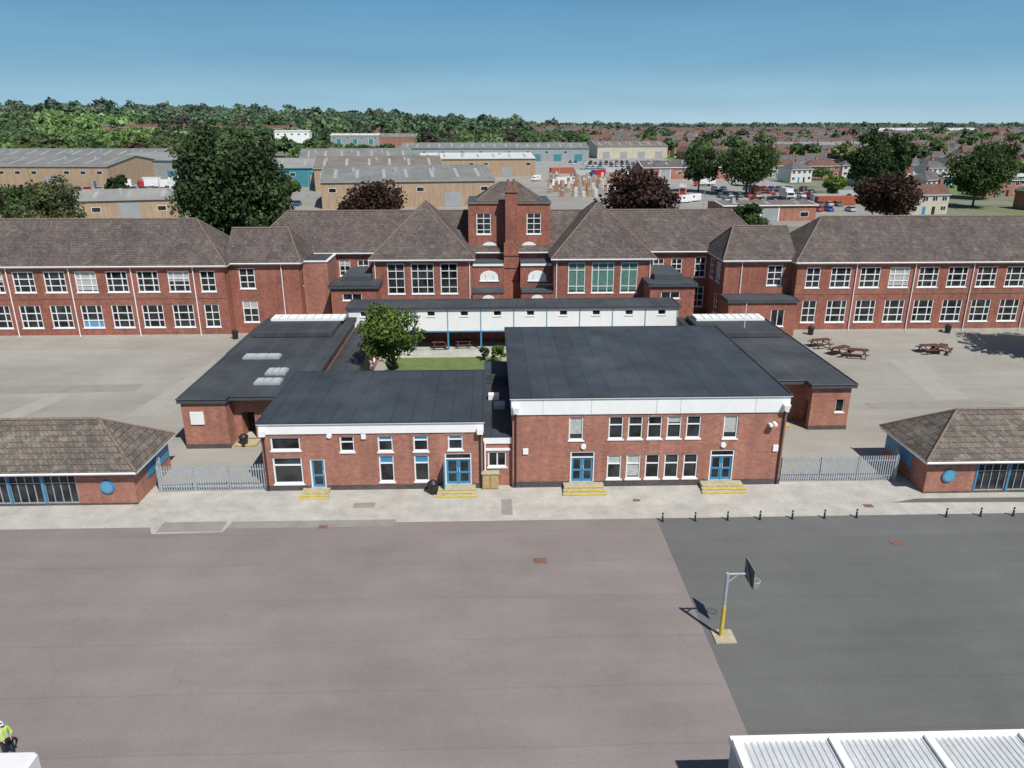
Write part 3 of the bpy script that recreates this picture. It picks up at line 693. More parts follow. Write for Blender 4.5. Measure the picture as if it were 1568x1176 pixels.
def carmesh(m,est=False):
    b=B('parked_car')
    loft(b,'body',m,[(-2.12,ring(.72,.35,.62)),(-2.02,ring(.82,.25,.72)),(-1.2,ring(.87,.22,.88)),(-.2,ring(.88,.22,.92)),(1.2,ring(.88,.22,.95)),(1.95,ring(.84,.24,.93)),(2.1,ring(.74,.35,.75))])
    e=1.95 if est else 1.6
    loft(b,'cabin_glass',MG,[(-1.15,ring(.78,.84,.92)),(-.35,ring(.70,.84,1.36)),(1.0,ring(.70,.84,1.40)),(e-.35,ring(.66,.84,1.32)),(e,ring(.76,.84,.97))])
    loft(b,'roof_panel',m,[(-.42,ring(.64,1.25,1.40)),(.9,ring(.66,1.25,1.46)),(e-.4,ring(.60,1.25,1.38))])
    for x in (-1.35,1.3):
        for y in (-.8,.8): wheel(b,x,y)
    b.box('headlight',MW,-2.11,-2.0,-.7,-.45,.5,.62); b.box('headlight',MW,-2.11,-2.0,.45,.7,.5,.62)
    return b.mesh()
cars=[carmesh(m,i%2==0) for i,m in enumerate(PC)]
def vanmesh(name,m,L=5.4,h=2.4):
    b=B(name); w=.98
    loft(b,'body',m,[(-L/2,ring(w*.9,.4,.95)),(-L/2+.3,ring(w*.98,.3,1.15)),(-L/2+.95,ring(w,.3,1.3)),(-L/2+1.6,ring(w*.97,.3,h-.12)),(-L/2+2.0,ring(w,.3,h)),(L/2-.1,ring(w,.3,h)),(L/2,ring(w*.96,.35,h-.08))])
    b.hexa('windscreen',MG,[(-L/2+.93,-.8,1.3),(-L/2+.93,.8,1.3),(-L/2+1.0,.8,1.3),(-L/2+1.0,-.8,1.3),(-L/2+1.5,-.72,2.1),(-L/2+1.5,.72,2.1),(-L/2+1.58,.72,2.1),(-L/2+1.58,-.72,2.1)])
    for s in (-1,1): b.box('side_window',MG,-L/2+1.6,-L/2+2.4,s*w-.01*s-.01,s*w+.012,1.35,1.95)
    for x in (-L/2+.95,L/2-1.0):
        for y in (-.88,.88): wheel(b,x,y,.36)
    for x in (-L/2+2.6,L/2-.9): b.box('roof_rib',m,x,x+.08,-.8,.8,h,h+.03)
    return b.mesh()
van=vanmesh('white_van',PC[0])
inst('white_van',van,(-17.2,18.75,.01),math.pi/2)
def lorrymesh(cab,boxm):
    b=B('box_lorry'); b.box('chassis',MDK,-3.8,3.8,-.5,.5,.55,.85)
    loft(b,'cab',cab,[(-4.0,ring(1.1,.5,1.6)),(-3.8,ring(1.15,.45,2.7)),(-2.5,ring(1.15,.45,2.8))]); b.box('windscreen',MG,-3.99,-3.86,-.95,.95,1.65,2.4)
    b.box('cargo_box',boxm,-2.35,4.0,-1.22,1.22,.95,3.6); b.box('cargo_rail',MMET,-2.37,4.02,-1.24,1.24,.9,1.05)
    for x in (-3.2,2.2,3.2):
        for y in (-1,1): wheel(b,x,y,.48)
    return b.mesh()
lor=[lorrymesh(PC[0],PC[0]),lorrymesh(PC[4],PC[0]),lorrymesh(PC[3],PC[4])]

for r in range(6):
    for i in range(12):
        if random.random()<.8: inst('parked_car',random.choice(cars),(68+3.0*i+random.uniform(-.3,.3)+r*3,212+r*14+random.uniform(-.4,.4),.01),math.pi/2+random.uniform(-.05,.05)+(math.pi if random.random()<.5 else 0))
for r in range(5):
    for i in range(20):
        if random.random()<.8: inst('parked_car',random.choice(cars),(50+3.2*i,400+r*20,.01),math.pi/2+random.uniform(-.05,.05))
for i in range(10): inst('parked_car',random.choice(cars),(-88+3.4*i,232,.01),math.pi/2)
for i in range(14): inst('parked_car',random.choice(cars),(-170+4*i,286+random.uniform(-1,1),.01),math.pi/2)
for x,y,k,r in ((-137,292,0,.3),(-128,296,1,.8),(-120,292,0,.2),(-146,300,2,.4),(-112,280,0,1.2),(-131,304,1,.1),(-122,305,0,.5),(28,300,0,.2),(66,262,1,1.3),(58,330,0,.3),(48,345,2,.6),(84,300,1,0.1),(96,246,0,1.5),(70,345,2,.2),(76,352,0,.9)): inst('box_lorry',lor[k],(x,y,.01),r)
for x,y,r in ((-104,275,.4),(-99,262,.7),(62,285,1.4),(70,330,.2),(20,330,1),(64,240,.6),(60,236,.5)): inst('delivery_van',van,(x,y,.01),r)

# shipping containers
def contmesh(m):
    b=B('shipping_container'); n=24; L=12.2
    b.box('core',m,0.05,L-.05,-1.17,1.17,.12,2.5); b.box('roof',m,0,L,-1.22,1.22,2.5,2.6)
    for i in range(n):
        x=.2+i*(L-.4)/n; b.box('rib',m,x,x+.25,-1.21,1.21,.2,2.5)
    for x in (0,L-.12):
        for y in (-1.22,1.1): b.box('corner_post',m,x,x+.12,y,y+.12,0,2.55)
    return b.mesh()
cm=[contmesh(simple('container_orange',(.36,.10,.05),.6)),contmesh(simple('container_blue',(.05,.16,.30),.6)),contmesh(simple('container_grey',(.45,.46,.46),.6))]
for x,y,k,r in ((98,228,0,.1),(100,236,2,.1),(112,246,2,.2),(92,262,0,1.4),(40,362,2,.2),(44,372,1,.2),(30,380,0,.3),(56,385,2,.1)): inst('shipping_container',cm[k],(x,y,.01),r)
def pallets():
    b=B('pallet_stacks',(38,300,.01)); ms=[simple('wrapped_white',(.6,.6,.58),.6),simple('pallet_wood',(.36,.26,.16),.8),simple('brick_pack',(.36,.14,.09),.8),simple('grey_block',(.36,.36,.35),.8)]
    for i in range(17):
        for j in range(14):
            if random.random()<.2: continue
            x=(i-8)*2.2+random.uniform(-.3,.3)+j*.5; y=(j-7)*6+random.uniform(-1,1); k=random.choice(ms); hh=random.randint(2,6)
            for q in range(hh):
                s=random.uniform(-.05,.05); b.box('pallet',ms[1],x-.62,x+.62,y-.52,y+.52,q*.62,q*.62+.1); b.box('load',k,x-.55+s,x+.55+s,y-.48,y+.48,q*.62+.1,q*.62+.6)
    b.done()
pallets()
b=B('street_lamp'); b.tube('column',MGR,(0,0,0),(0,0,8),.11,.06); b.tube('arm',MGR,(0,0,8),(1.3,0,8.3),.05); b.box('lantern',MMET,1.1,1.8,-.15,.15,8.22,8.36); b.tube('base',MGR,(0,0,0),(0,0,1.1),.16); lm=b.mesh()
for x,y,r in ((-25,186,0),(14,190,1),(58,206,2),(62,250,3),(88,214,1),(-60,260,0),(-110,262,2),(30,330,0),(70,380,1),(104,290,2)): inst('street_lamp',lm,(x,y,0),r)

# ------------------------------------------------------------------ industrial sheds
MSH=[simple('shed_roof_grey',(.19,.195,.185),.8,.3,.15),simple('shed_roof_pale',(.255,.255,.24),.8,.25,.1),simple('shed_roof_white',(.58,.59,.58),.6,.12,.2),simple('shed_roof_brown',(.18,.155,.135),.8,.3,.2)]
MCL=simple('grey_cladding',(.30,.32,.33),.6,.15,.3); MTEAL=simple('teal_cladding',(.05,.22,.27),.6,.15,.3)
MCRM=simple('cream_render',(.50,.46,.37),.8,.12,.4)
MRL=simple('dirty_rooflight',(.34,.35,.33),.6,.25,.5)
def shed(name,cx,cy,w,d,hw,hr,rz,wm,rm,trim=MW,doors=2,wins=True,z=0):
    b=B(name,(cx,cy,z),rz)
    x0,x1,y0,y1=-w/2,w/2,-d/2,d/2
    ops=[]
    for i in range(doors):
        c=w*(i+.5)/doors; ops.append((c-2.2,c+2.2,.1,4.3,'void'))
    f=facade(b,(x0,y0),(1,0),(0,-1),w,-3,hw,[],wm)
    for o in ops:
        f.bar('roller_door',MCL if wm is not MCL else MTEAL,o[0],o[1],.05,min(4.3,hw-.8),.0,.06)
        f.bar('door_surround',trim,o[0]-.25,o[0]-.003,.05,min(4.55,hw-.6),.0,.09); f.bar('door_surround',trim,o[1]+.003,o[1]+.25,.05,min(4.55,hw-.6),.0,.09)
    if wins:
        k=int(w/6)
        for i in range(k):
            a=w*(i+.5)/k
            if all(abs(a-(o[0]+o[1])/2)>4 for o in ops): f.bar('window_frame',MW,a-1.1,a+1.1,hw-3.0,hw-1.7,0,.05); f.bar('glass',MG,a-1.0,a+1.0,hw-2.9,hw-1.8,.051,.06)
    facade(b,(x0,y1),(1,0),(0,1),w,-3,hw,[],wm)
    for x in (x0,x1): b.poly('walls',wm,[(x,y0,-3),(x,y1,-3),(x,y1,hw),(x,0,hr),(x,y0,hw)])
    b.poly('roof',rm,[(x0-.3,y0-.3,hw+.02),(x1+.3,y0-.3,hw+.02),(x1+.3,0,hr+.05),(x0-.3,0,hr+.05)]); b.poly('roof',rm,[(x1+.3,y1+.3,hw+.02),(x0-.3,y1+.3,hw+.02),(x0-.3,0,hr+.05),(x1+.3,0,hr+.05)])
    b.box('eaves_gutter',trim,x0-.3,x1+.3,y0-.42,y0-.28,hw-.2,hw+.05)
    b.tube('verge',trim,(x0-.3,y0-.3,hw),(x0-.3,0,hr),.14,n=4); b.tube('verge',trim,(x0-.3,0,hr),(x0-.3,y1,hw),.14,n=4); b.tube('verge',trim,(x1+.3,y0-.3,hw),(x1+.3,0,hr),.14,n=4); b.tube('verge',trim,(x1+.3,0,hr),(x1+.3,y1,hw),.14,n=4)
    k=int(w/7)
    za=lambda y: hw+(hr-hw)*(y-y0)/(0-y0)+.09
    for i in range(k):
        x=x0+w*(i+.5)/k+random.uniform(-.6,.6)
        b.poly('rooflight',MRL,[(x-.5,y0*.8,za(y0*.8)),(x+.5,y0*.8,za(y0*.8)),(x+.5,y0*.25,za(y0*.25)),(x-.5,y0*.25,za(y0*.25))])
    for i in range(int(w/1.6)):
        x=x0+1.6*(i+.5); b.tube('roof_sheet_rib',rm,(x,y0-.2,za(y0-.2)-.05),(x,0,hr+.08),.06,n=4,cap=False)
    for i in range(int(w/14)):
        x=x0+14*i+random.uniform(3,9); b.box('roof_extract',MGR,x,x+.9,y0*.4,y0*.4+.9,za(y0*.4)-.2,za(y0*.4)+1.1)
    b.done()
shed('brick_warehouse',-186,322,88,44,8,11,-.06,MBT,MSH[0],MCL)
shed('loading_warehouse',-134,352,52,40,8.5,11,-.25,MCL,MSH[1],MTEAL,4)
shed('long_warehouse',-210,375,120,30,9,12,-.04,MBT,MSH[0],MCL)
shed('small_workshop',-94,207,23,17,5,7,.25,MBT,MSH[1],MCL,1)
shed('brick_factory',-26,246,50,42,7.5,10.8,.14,MBT,MSH[0],MCL,2)
shed('brick_factory',-42,300,46,34,8,11.5,.14,MBT,MSH[3],MCL,2)
shed('teal_factory',-78,318,34,34,7,10,.16,MTEAL,MSH[1],MTEAL,2)
shed('teal_factory',-62,372,50,40,8,12,.16,MCL,MSH[0],MTEAL,2)
shed('white_roofed_unit',-6,372,52,34,8,10,.08,MBT,MSH[2],MCL,2)
shed('grey_industrial_unit',4,520,120,40,8,11,0,MCL,MSH[0],MTEAL,9)
shed('grey_industrial_unit',98,560,50,36,8,11,.1,MCRM,MSH[3],MCL,4)
shed('low_white_unit',176,300,66,12,4,4.6,.0,MCL,MSH[2],MW,3)
shed('brick_store',70,196,24,12,4,4.5,.05,MB,MSH[3],MW,1)
shed('brick_store',86,345,40,14,5,7.5,.1,MB,MTG,MW,2)
shed('office_block',-128,770,46,20,8,9.5,0,MCL,MSH[2],MW,3,z=4)
shed('glazed_factory',-176,720,30,20,13,14,.1,MW,MSH[2],MW,0,z=3)
shed('brick_mill',-92,775,44,16,7,9.5,0,MB,MSH[3],MW,0,z=4)
shed('low_depot',-330,470,150,30,6,8,0,MCRM,MSH[1],MW,5)
shed('low_depot',260,620,90,24,6,9,.1,MCL,MSH[1],MW,5,z=0)
shed('low_depot',640,1150,160,30,8,11,.1,MW,MSH[2],MW,5,z=5)

# ------------------------------------------------------------------ houses
def housemesh(name,wm,rm,w,d,hw,hr,hip,bay=True):
    b=B(name); x0,x1,y0,y1=-w/2,w/2,-d/2,d/2
    walls4(b,x0,x1,y0,y1,-1.5,hw,wm=wm)
    if hip: hiproof(b,x0,x1,y0,y1,hw+.1,hr,d/2+.3,d/2+.3,ov=.35,rm=rm,ridge=False)
    else: hiproof(b,x0,x1,y0,y1,hw+.1,hr,0,0,ov=.25,rm=rm,ridge=False,wm=wm)
    f=F(b,(x0,y0),(1,0),(0,-1)); g=F(b,(x0,y1),(1,0),(0,1)); n=4
    for ff in (f,g):
        for i in range(n):
            a=w*(i+.5)/n
            for z in (1.0,3.5):
                if z==1.0 and i in (1,2) and ff is f: ff.bar('door',MBL if i==1 else MBLK,a-.45,a+.45,0,2.1,0,.06); continue
                ff.bar('window_frame',MW,a-.8,a+.8,z,z+1.3,0,.05); ff.bar('glass',MG,a-.7,a-.04,z+.1,z+1.2,.05,.06); ff.bar('glass',MG,a+.04,a+.7,z+.1,z+1.2,.05,.06)
    for x in ((0,) if hip else (x0+.5,x1-.5)):
        b.box('chimney',MB,x-.45,x+.45,-.35,.35,hw,hr+1.1); b.tube('pot',MRIDGE,(x-.2,0,hr+1.1),(x-.2,0,hr+1.5),.12,n=6); b.tube('pot',MRIDGE,(x+.2,0,hr+1.1),(x+.2,0,hr+1.5),.12,n=6)
    return b.mesh()
MRW=simple('white_render',(.60,.59,.56),.8,.1,.3)
HM=[housemesh('semi_detached_house',MB,MTR,11.5,7.5,5.1,8,True),housemesh('semi_detached_house',MRW,MTG,11.5,7.5,5.1,8,True),
    housemesh('terraced_house',MBO,MTG,18,8,5.3,8.3,False),housemesh('semi_detached_house',MCRM,MTR,11,7.5,5.1,7.8,False),
    housemesh('semi_detached_house',MB,MTG,12,8,5.2,8.2,True),housemesh('terraced_house',MB,MTR,22,8,5.2,8.2,False)]
y=350.
while y<1650:
    x=(125 if y<480 else (135 if y<620 else 20 if y>900 else 90)) + random.uniform(0,12)
    lim=.74*y+20
    ang=.12*math.sin(y*.013)+.1
    while x<lim:
        if random.random()<.88:
            k=random.choice((0,0,1,2,2,3,4,4,5)); yy=y+math.tan(ang)*(x-300)*.3+random.uniform(-2,2)
            inst(HM[k].name.split('.')[0],HM[k],(x,yy,float(hz(x,yy))),ang+(math.pi if random.random()<.5 else 0)+(math.pi/2 if random.random()<.15 else 0),1 if y<900 else 1.12)
        x+=random.uniform(13,21)*(1 if y<900 else 1.2)
        if random.random()<.07: x+=25
    y+= 27 if y<700 else 42
for i in range(16):
    x=-480+i*28+random.uniform(-5,5); yy=950+random.uniform(-15,15); k=random.randrange(6); inst(HM[k].name.split('.')[0],HM[k],(x,yy,float(hz(x,yy))),.1,1.2)
for x,yy,k,r in ((118,207,3,.1),(150,262,1,.5),(172,258,4,.1),(190,330,1,.3),(128,322,1,.4),(146,345,0,.1),(205,272,0,.1),(158,215,4,.2)): inst(HM[k].name.split('.')[0],HM[k],(x,yy,0),r)

# ------------------------------------------------------------------ trees
def card_mesh(name,cen,out,size,col,bias=.9):
    n=len(cen); nr=out*bias+rng.normal(size=(n,3))*.8; nr/=np.linalg.norm(nr,axis=1)[:,None]+1e-9
    r=rng.normal(size=(n,3)); t=np.cross(nr,r); t/=np.linalg.norm(t,axis=1)[:,None]+1e-9; bt=np.cross(nr,t)
    s=size[:,None]; j=lambda:(rng.uniform(.65,1.25,size=(n,1)))
    v=np.stack([cen+t*s*j(),cen+bt*s*.7*j(),cen-t*s*j(),cen-bt*s*.7*j()],1).reshape(-1,3)
    me=bpy.data.meshes.new(name); me.vertices.add(4*n); me.vertices.foreach_set('co',v.ravel().astype(np.float32))
    me.loops.add(4*n); me.loops.foreach_set('vertex_index',np.arange(4*n,dtype=np.int32))
    me.polygons.add(n); me.polygons.foreach_set('loop_start',(np.arange(n)*4).astype(np.int32))
    try: me.polygons.foreach_set('loop_total',np.full(n,4,dtype=np.int32))
    except Exception: pass
    me.update(calc_edges=True)
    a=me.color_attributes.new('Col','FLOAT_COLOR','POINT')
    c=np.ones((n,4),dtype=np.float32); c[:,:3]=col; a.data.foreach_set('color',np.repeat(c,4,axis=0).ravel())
    me.materials.append(MLEAF); return me
def dirs(n):
    d=rng.normal(size=(n,3)); return d/np.linalg.norm(d,axis=1)[:,None]
GREEN=(.066,.112,.034); BRIGHT=(.12,.19,.04); DARK=(.045,.082,.028); COPPER=(.062,.036,.028); OLIVE=(.11,.135,.06); POP=(.052,.090,.034)
def tree(name,x,y,h,R,z0,col,ncard=6000,size=.38,lobes=34,shape='round',z=0):
    cz=(h+z0)/2; rz_=(h-z0)/2
    d=dirs(lobes); rr=rng.uniform(.35,.82,size=(lobes,1))
    c=d*rr*np.array([R,R,rz_])
    if shape=='cone':
        k=1-.65*((c[:,2]/rz_)*.5+.5); c[:,0]*=k*1.3; c[:,1]*=k*1.3
    if shape=='poplar':
        k=1.12-.42*np.clip((c[:,2]/rz_)*.5+.5,0,1); c[:,0]*=k; c[:,1]*=k
    lr=rng.uniform(.20,.36,size=lobes)*R*(1 if shape!='cone' else .8)
    st=1.5 if shape=='poplar' else .85
    tone=rng.uniform(.6,1.45,size=lobes)
    id_=rng.integers(0,lobes,size=ncard); dd=dirs(ncard)
    rad=lr[id_]*(rng.uniform(.5,1.22,size=ncard)); p=c[id_]+dd*rad[:,None]*np.array([1,1,st])+np.array([0,0,cz])
    cc=np.array(col)[None,:]*(tone[id_]*rng.uniform(.65,1.35,size=ncard))[:,None]
    cc[:,0]*=rng.uniform(.85,1.25,size=ncard)
    b=B(name,(x,y,z))
    b.tube('trunk',MBARK,(0,0,-.2),(0,0,z0+rz_*.5),max(.12,h*.022),max(.06,h*.012),n=9)
    for i in range(0,lobes,2):
        q=c[i]; zb=z0*.7+(cz+q[2]-z0*.7)*.35; b.tube('limb',MBARK,(0,0,max(.8,zb)),(q[0]*.9,q[1]*.9,cz+q[2]),h*.008,h*.003,n=5)
    e=b.done()
    me=card_mesh('crown',p,dd,rng.uniform(.6,1.3,size=ncard)*size,cc)
    o=bpy.data.objects.new('crown',me); COL.objects.link(o); o.parent=e
tree('courtyard_tree',-8.7,64.3,9.5,2.9,3.0,BRIGHT,11000,.15,46)
tree('poplar_tree',-46.2,128,25.0,6.2,0,POP,16000,.36,90,'poplar'); tree('poplar_tree',-37.6,126,24.2,6.0,0,POP,16000,.36,90,'poplar'); tree('poplar_tree',-42,131,23.5,5.5,0,POP,11000,.38,70,'poplar')
tree('birch_tree',-84,150,15,7.2,3,OLIVE,8000,.30,40,'cone'); tree('birch_tree',-92,155,12.5,5.5,3,GREEN,6000,.33,34)
tree('copper_beech_tree',-103,158,12.5,5,3,COPPER,5000,.4,30)
tree('copper_beech_tree',-21.5,140,13.8,6.6,4,COPPER,9000,.32,46); tree('copper_beech_tree',24.5,125,16.8,6.5,5,COPPER,10000,.32,50)
tree('garden_tree',48.6,140,10.5,3.4,2,GREEN,5000,.3,28); tree('garden_tree',88,262,18,11,3,GREEN,9000,.5,50); tree('garden_tree',75,275,15,8,3,DARK,6000,.5,36)
tree('lime_tree',124,252,23,7,2,DARK,9000,.48,55); tree('lime_tree',133,254,22,7,2,DARK,9000,.48,55)
tree('copper_beech_tree',89.5,170,13.2,7.4,3,COPPER,8500,.38,46)
tree('sycamore_tree',141,220,16,9.5,3,GREEN,9500,.44,50); tree('sycamore_tree',160,245,19,10,3,GREEN,7000,.5,40)
tree('garden_tree',108,238,9,4,2,BRIGHT,3000,.45,24); tree('garden_tree',115,232,8,4,2,GREEN,3000,.45,24); tree('garden_tree',102,300,9,5,2,GREEN,3000,.5,24)
tree('garden_tree',-62,240,9,4,2,GREEN,3000,.45,20); tree('garden_tree',-118,250,8,4,1,DARK,2500,.45,20)
tree('playground_tree',61.8,73,14,5.6,3,GREEN,9000,.33,44)
tree('shrub',.6,74,2.2,.9,.2,BRIGHT,1500,.12,12); tree('shrub',-11,61,2.0,.8,.2,BRIGHT,1200,.12,12); tree('shrub',-9.8,71,1.6,.8,.2,GREEN,1200,.12,12); tree('shrub',-.8,75.2,1.4,.7,.2,GREEN,1200,.12,12)

def tree_mass(name,pts,ncard):
    P=np.array([p[:5] for p in pts],dtype=float); C=np.array([p[5] for p in pts],dtype=float); n=len(P)
    lob=7
    lc=dirs(n*lob).reshape(n,lob,3)*rng.uniform(.3,.68,size=(n,lob,1)); lc[:,:,2]=np.abs(lc[:,:,2])*1.0
    id_=np.repeat(np.arange(n),ncard); l=rng.integers(0,lob,size=n*ncard); d=dirs(n*ncard); d[:,2]=np.where(d[:,2]<-.3,-d[:,2],d[:,2])
    base_=lc[id_,l]*np.stack([P[id_,3],P[id_,3],P[id_,4]*.55],1)
    pos=base_+d*(P[id_,3]*rng.uniform(.3,.5,size=n*ncard))[:,None]
    pos[:,0]+=P[id_,0]; pos[:,1]+=P[id_,1]; pos[:,2]+=P[id_,2]+P[id_,4]*.42
    tone=rng.uniform(.7,1.35,size=n)[id_]*rng.uniform(.75,1.3,size=(n,lob))[id_,l]*rng.uniform(.8,1.2,size=n*ncard)
    col=C[id_]*tone[:,None]
    me=card_mesh(name,pos,d,P[id_,3]*rng.uniform(.13,.26,size=n*ncard)*(1.0 if ncard>150 else 1.3),col,1.5)
    o=bpy.data.objects.new(name,me); COL.objects.link(o)
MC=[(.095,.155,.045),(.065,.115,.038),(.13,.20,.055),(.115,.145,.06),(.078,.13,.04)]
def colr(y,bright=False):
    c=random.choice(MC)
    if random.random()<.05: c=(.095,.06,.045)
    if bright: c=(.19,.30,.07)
    t=min(1,max(0,(y-400)/1700))*.62; haze_col=(.15,.225,.24)  # aerial haze painted into the crown colour, stronger with distance
    return tuple(c[i]*(1-t)+haze_col[i]*t for i in range(3))
mid=[]
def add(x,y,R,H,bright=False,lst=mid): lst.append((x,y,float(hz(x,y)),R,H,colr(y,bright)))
for _ in range(820):   # left woodland
    y=random.uniform(430,900); x=random.uniform(-.78*y,-.16*y)
    if y<560 and x>-.3*y: continue
    if -205<x<-60 and 580<y<800: continue
    if -420<x<-240 and 430<y<500: continue
    br=(-.56<x/y<-.41 and y>600)
    add(x,y,random.uniform(6,11),random.uniform(7,10) if br else random.uniform(8,17),br)
for _ in range(170):   # centre belt
    y=random.uniform(590,860); x=random.uniform(-.08*y,.12*y); add(x,y,random.uniform(6,10),random.uniform(10,17))
for _ in range(60):
    y=random.uniform(420,580); x=random.uniform(-.25*y,-.12*y); add(x,y,random.uniform(4,7),random.uniform(7,11))
for _ in range(420):   # right gardens
    y=random.uniform(330,900); x=random.uniform(.13*y,.78*y)
    if y<620 and x<120: continue
    add(x,y,random.uniform(2.2,4.6),random.uniform(4,8.5))
for _ in range(34):
    y=random.uniform(380,800); x=random.uniform(.2*y,.7*y); add(x,y,random.uniform(6,9),random.uniform(12,18))
for _ in range(30):
    x=random.uniform(-70,70); add(x,random.uniform(176,184),random.uniform(1.5,2.6),random.uniform(2,4))
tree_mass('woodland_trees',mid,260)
far=[]
def gap(x,y): return math.sin(x*.009+1.3)*math.sin(y*.013+x*.002)
for _ in range(2600):
    y=random.uniform(880,1560); x=random.uniform(-.8*y,.8*y)
    if x>40 and random.random()<.84: continue
    if y<1420 and gap(x,y)>.35: continue
    br=(-.57<x/y<-.43 and y<1100)
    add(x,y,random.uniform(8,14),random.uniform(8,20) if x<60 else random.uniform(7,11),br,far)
for i in range(800):
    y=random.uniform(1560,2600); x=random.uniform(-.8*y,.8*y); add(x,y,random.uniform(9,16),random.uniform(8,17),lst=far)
for i in range(46):
    y=random.uniform(1300,1500); x=random.uniform(-.7*y,.1*y); add(x,y,random.uniform(12,17),random.uniform(19,28),lst=far)
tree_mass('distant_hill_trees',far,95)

# ------------------------------------------------------------------ person (drone operator in hi-vis)
def skin_mesh(name,verts,edges,rad,root=0,lv=2):
    me=bpy.data.meshes.new(name); me.from_pydata(verts,edges,[]); o=bpy.data.objects.new(name,me); COL.objects.link(o)
    md=o.modifiers.new('s','SKIN')
    for i,v in enumerate(me.skin_vertices[0].data):
        r=rad[i]; v.radius=r if isinstance(r,tuple) else (r,r); v.use_root=(i==root)
    sb=o.modifiers.new('u','SUBSURF'); sb.levels=lv; sb.render_levels=lv
    dg=bpy.context.evaluated_depsgraph_get(); m2=bpy.data.meshes.new_from_object(o.evaluated_get(dg)); m2.name=name
    bpy.data.objects.remove(o); return m2
def person(x,y,rz):
    MSK=simple('skin',(.50,.30,.21),.6,.05); MHV=simple('hi_vis_vest',(.42,.66,.08),.6,.12,4); MTRO=simple('dark_trousers',(.025,.028,.04),.8,.2); MHAIR=simple('hair',(.08,.05,.03),.8)
    MREF=simple('reflective_tape',(.65,.66,.66),.4)
    e=bpy.data.objects.new('drone_operator',None); COL.objects.link(e); e.location=(x,y,.012); e.rotation_euler[2]=rz
    V=[(0,0,.95),(0,0,1.12),(0,.01,1.32),(0,.01,1.45),(0,-.01,1.56),
       (-.1,0,.88),(-.12,-.02,.5),(-.13,.02,.09),(-.13,-.15,.04),
       (.1,0,.88),(.13,-.05,.5),(.15,.0,.09),(.16,-.17,.04),
       (-.19,.01,1.42),(-.27,-.02,1.15),(-.12,-.27,1.10),
       (.19,.01,1.42),(.27,-.02,1.15),(.12,-.27,1.10)]
    E=[(0,1),(1,2),(2,3),(3,4),(0,5),(5,6),(6,7),(7,8),(0,9),(9,10),(10,11),(11,12),(3,13),(13,14),(14,15),(3,16),(16,17),(17,18)]
    Rr=[(.16,.12),(.15,.11),(.19,.13),(.13,.09),.055,.095,.065,.045,.04,.095,.065,.045,.04,.068,.05,.032,.068,.05,.032]
    me=skin_mesh('body',V,E,Rr)
    for m in (MTRO,MHV,MSK,MBLK,MREF): me.materials.append(m)
    for p in me.polygons:
        c=p.center; p.use_smooth=True
        k=0 if c.z<.93 else 1
        if c.z>1.50 and abs(c.x)<.1: k=2
        if c.y<-.13 and c.z>.9: k=2
        if c.z<.085: k=3
        if k==1 and (1.02<c.z<1.07 or (abs(abs(c.x)-.1)<.022 and c.z>1.07)): k=4
        p.material_index=k
    o=bpy.data.objects.new('body',me); COL.objects.link(o); o.parent=e
    import bmesh
    bm=bmesh.new(); bmesh.ops.create_uvsphere(bm,u_segments=20,v_segments=14,radius=1)
    for v in bm.verts:
        z=v.co.z; v.co.x*=.078*(1-.18*max(0,-z)); v.co.y*=.098; v.co.z*=.12
        if v.co.y<-.07 and abs(v.co.x)<.02 and -.04<v.co.z<.02: v.co.y-=.02
        if v.co.y<-.06 and .01<v.co.z<.03 and .02<abs(v.co.x)<.045: v.co.y+=.008
    hm=bpy.data.meshes.new('head'); bm.to_mesh(hm); bm.free(); hm.materials.append(MSK); hm.materials.append(MHAIR)
    for p in hm.polygons:
        p.use_smooth=True
        if p.center.z>.05 or (p.center.y>.02 and p.center.z>-.04): p.material_index=1
    h=bpy.data.objects.new('head',hm); COL.objects.link(h); h.parent=e; h.location=(0,-.02,1.67); h.rotation_euler[0]=.25
    b2=B('parts')
    for s in (-1,1):
        b2.tube('ear',MSK,(s*.075,-.01,1.66),(s*.088,-.0,1.665),.03,.022,n=8); b2.tube('eye',MBLK,(s*.032,-.108,1.675),(s*.032,-.116,1.675),.011,n=6)
    b2.box('mouth',MHAIR,-.025,.025,-.113,-.105,1.60,1.607)
    b2.tube('cap',MW,(0,-.01,1.71),(0,0,1.80),.095,.05,n=16); b2.box('cap_peak',MW,-.06,.06,-.19,-.08,1.715,1.727)
    b2.box('controller',MBLK,-.11,.11,-.40,-.29,1.09,1.13); b2.box('controller_screen',MG,-.08,.08,-.37,-.36,1.13,1.24)
    for (part,_),p in b2.parts.items():
        m=bpy.data.meshes.new(part); m.from_pydata(p['v'],[],p['f']); m.materials.append(p['m']); q=bpy.data.objects.new(part,m); COL.objects.link(q); q.parent=e
    for s in (-1,1):
        w=Vector((s*.12,-.27,1.10)); V=[tuple(w),tuple(w+Vector((-s*.005,-.05,.0)))]; E=[(0,1)]; Rr=[(.028,.02),(.036,.018)]
        for i,l in enumerate((.066,.074,.07,.055)):
            o1=w+Vector((s*(.025-.0165*i),-.08,.004)); k=len(V)
            V+= [tuple(o1),tuple(o1+Vector((-s*.008,-l*.45,-.006))),tuple(o1+Vector((-s*.02,-l*.7,-.03)))]; E+=[(1,k),(k,k+1),(k+1,k+2)]; Rr+=[.0095,.0085,.007]
        k=len(V); o1=w+Vector((-s*.035,-.035,.01)); V+=[tuple(o1),tuple(o1+Vector((-s*.012,-.035,.02)))]; E+=[(1,k),(k,k+1)]; Rr+=[.011,.009]
        hm=skin_mesh('hand',V,E,Rr,0,1); hm.materials.append(MSK)
        q=bpy.data.objects.new('hand',hm); COL.objects.link(q); q.parent=e
person(-18.95,23.5,.9)

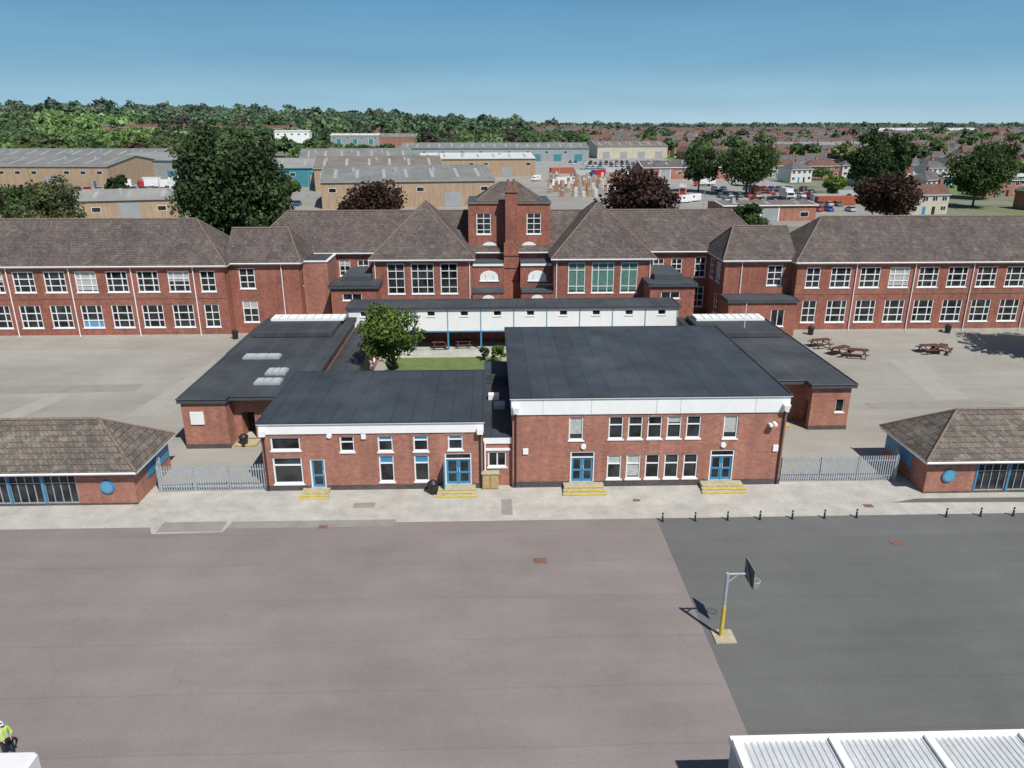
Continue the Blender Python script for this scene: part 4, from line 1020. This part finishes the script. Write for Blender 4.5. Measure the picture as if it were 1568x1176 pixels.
# ------------------------------------------------------------------ light, sky, camera
EL=math.radians(53); az=Vector((.53,-.85)).normalized()
sd=Vector((az.x*math.cos(EL),az.y*math.cos(EL),math.sin(EL)))
l=bpy.data.lights.new('sun','SUN'); l.energy=4.9; l.angle=math.radians(.5); l.color=(1,.965,.91)
lo=bpy.data.objects.new('sun',l); COL.objects.link(lo); lo.rotation_euler=(-sd).to_track_quat('-Z','Y').to_euler(); lo.location=(30,-30,60)
w=bpy.data.worlds.new('World'); S.world=w; w.use_nodes=True; nt=w.node_tree
ST=.065
sk=nt.nodes.new('ShaderNodeTexSky'); sk.sky_type='NISHITA'; sk.sun_disc=False; sk.sun_elevation=EL; sk.sun_rotation=math.atan2(az.x,az.y)
sk.air_density=1.0; sk.dust_density=.3; sk.ozone_density=2.0
tc=nt.nodes.new('ShaderNodeTexCoord'); sx=nt.nodes.new('ShaderNodeSeparateXYZ'); nt.links.new(tc.outputs['Generated'],sx.inputs[0])
cr=nt.nodes.new('ShaderNodeValToRGB'); cr.color_ramp.interpolation='EASE'
mr=nt.nodes.new('ShaderNodeMapRange'); nt.links.new(sx.outputs[2],mr.inputs[0]); mr.inputs[1].default_value=0; mr.inputs[2].default_value=.3
nt.links.new(mr.outputs[0],cr.inputs[0])
els=cr.color_ramp.elements; els[0].position=0; els[0].color=(.42,.60,.70,1); els[1].position=1; els[1].color=(.07,.20,.42,1)
for p_,c_ in ((.09,(.31,.52,.66,1)),(.28,(.18,.39,.57,1)),(.55,(.11,.29,.50,1))):
    e_=els.new(p_); e_.color=c_
vs=nt.nodes.new('ShaderNodeVectorMath'); vs.operation='SCALE'; nt.links.new(cr.outputs[0],vs.inputs[0]); vs.inputs['Scale'].default_value=1/ST
mp=nt.nodes.new('ShaderNodeMapping'); mp.inputs['Scale'].default_value=(2,2,14); nt.links.new(tc.outputs['Generated'],mp.inputs[0])
nz=nt.nodes.new('ShaderNodeTexNoise'); nz.inputs['Scale'].default_value=2.2; nz.inputs['Detail'].default_value=6; nt.links.new(mp.outputs[0],nz.inputs['Vector'])
nr=nt.nodes.new('ShaderNodeMapRange'); nt.links.new(nz.outputs['Fac'],nr.inputs[0]); nr.inputs[1].default_value=.35; nr.inputs[2].default_value=.7; nr.inputs[3].default_value=.97; nr.inputs[4].default_value=1.05
v2=nt.nodes.new('ShaderNodeVectorMath'); v2.operation='SCALE'; nt.links.new(vs.outputs[0],v2.inputs[0]); nt.links.new(nr.outputs[0],v2.inputs['Scale'])
mf=nt.nodes.new('ShaderNodeMapRange'); nt.links.new(sx.outputs[2],mf.inputs[0]); mf.inputs[1].default_value=.2; mf.inputs[2].default_value=.5
mxn=nt.nodes.new('ShaderNodeMix'); mxn.data_type='RGBA'; nt.links.new(mf.outputs[0],mxn.inputs[0]); nt.links.new(v2.outputs[0],mxn.inputs[6]); nt.links.new(sk.outputs[0],mxn.inputs[7])
bg=nt.nodes['Background']; bg.inputs[1].default_value=ST; nt.links.new(mxn.outputs[2],bg.inputs[0])
cam=bpy.data.cameras.new('camera'); co=bpy.data.objects.new('camera',cam); COL.objects.link(co)
cam.sensor_width=36; cam.lens=1150/1568*36; cam.clip_end=30000; cam.clip_start=.5
co.location=(0,0,23.5); co.rotation_euler=(math.radians(90-19.2),0,math.radians(-1.7)); S.camera=co
S.view_settings.view_transform='Standard'; S.view_settings.look='None'; S.view_settings.exposure=0
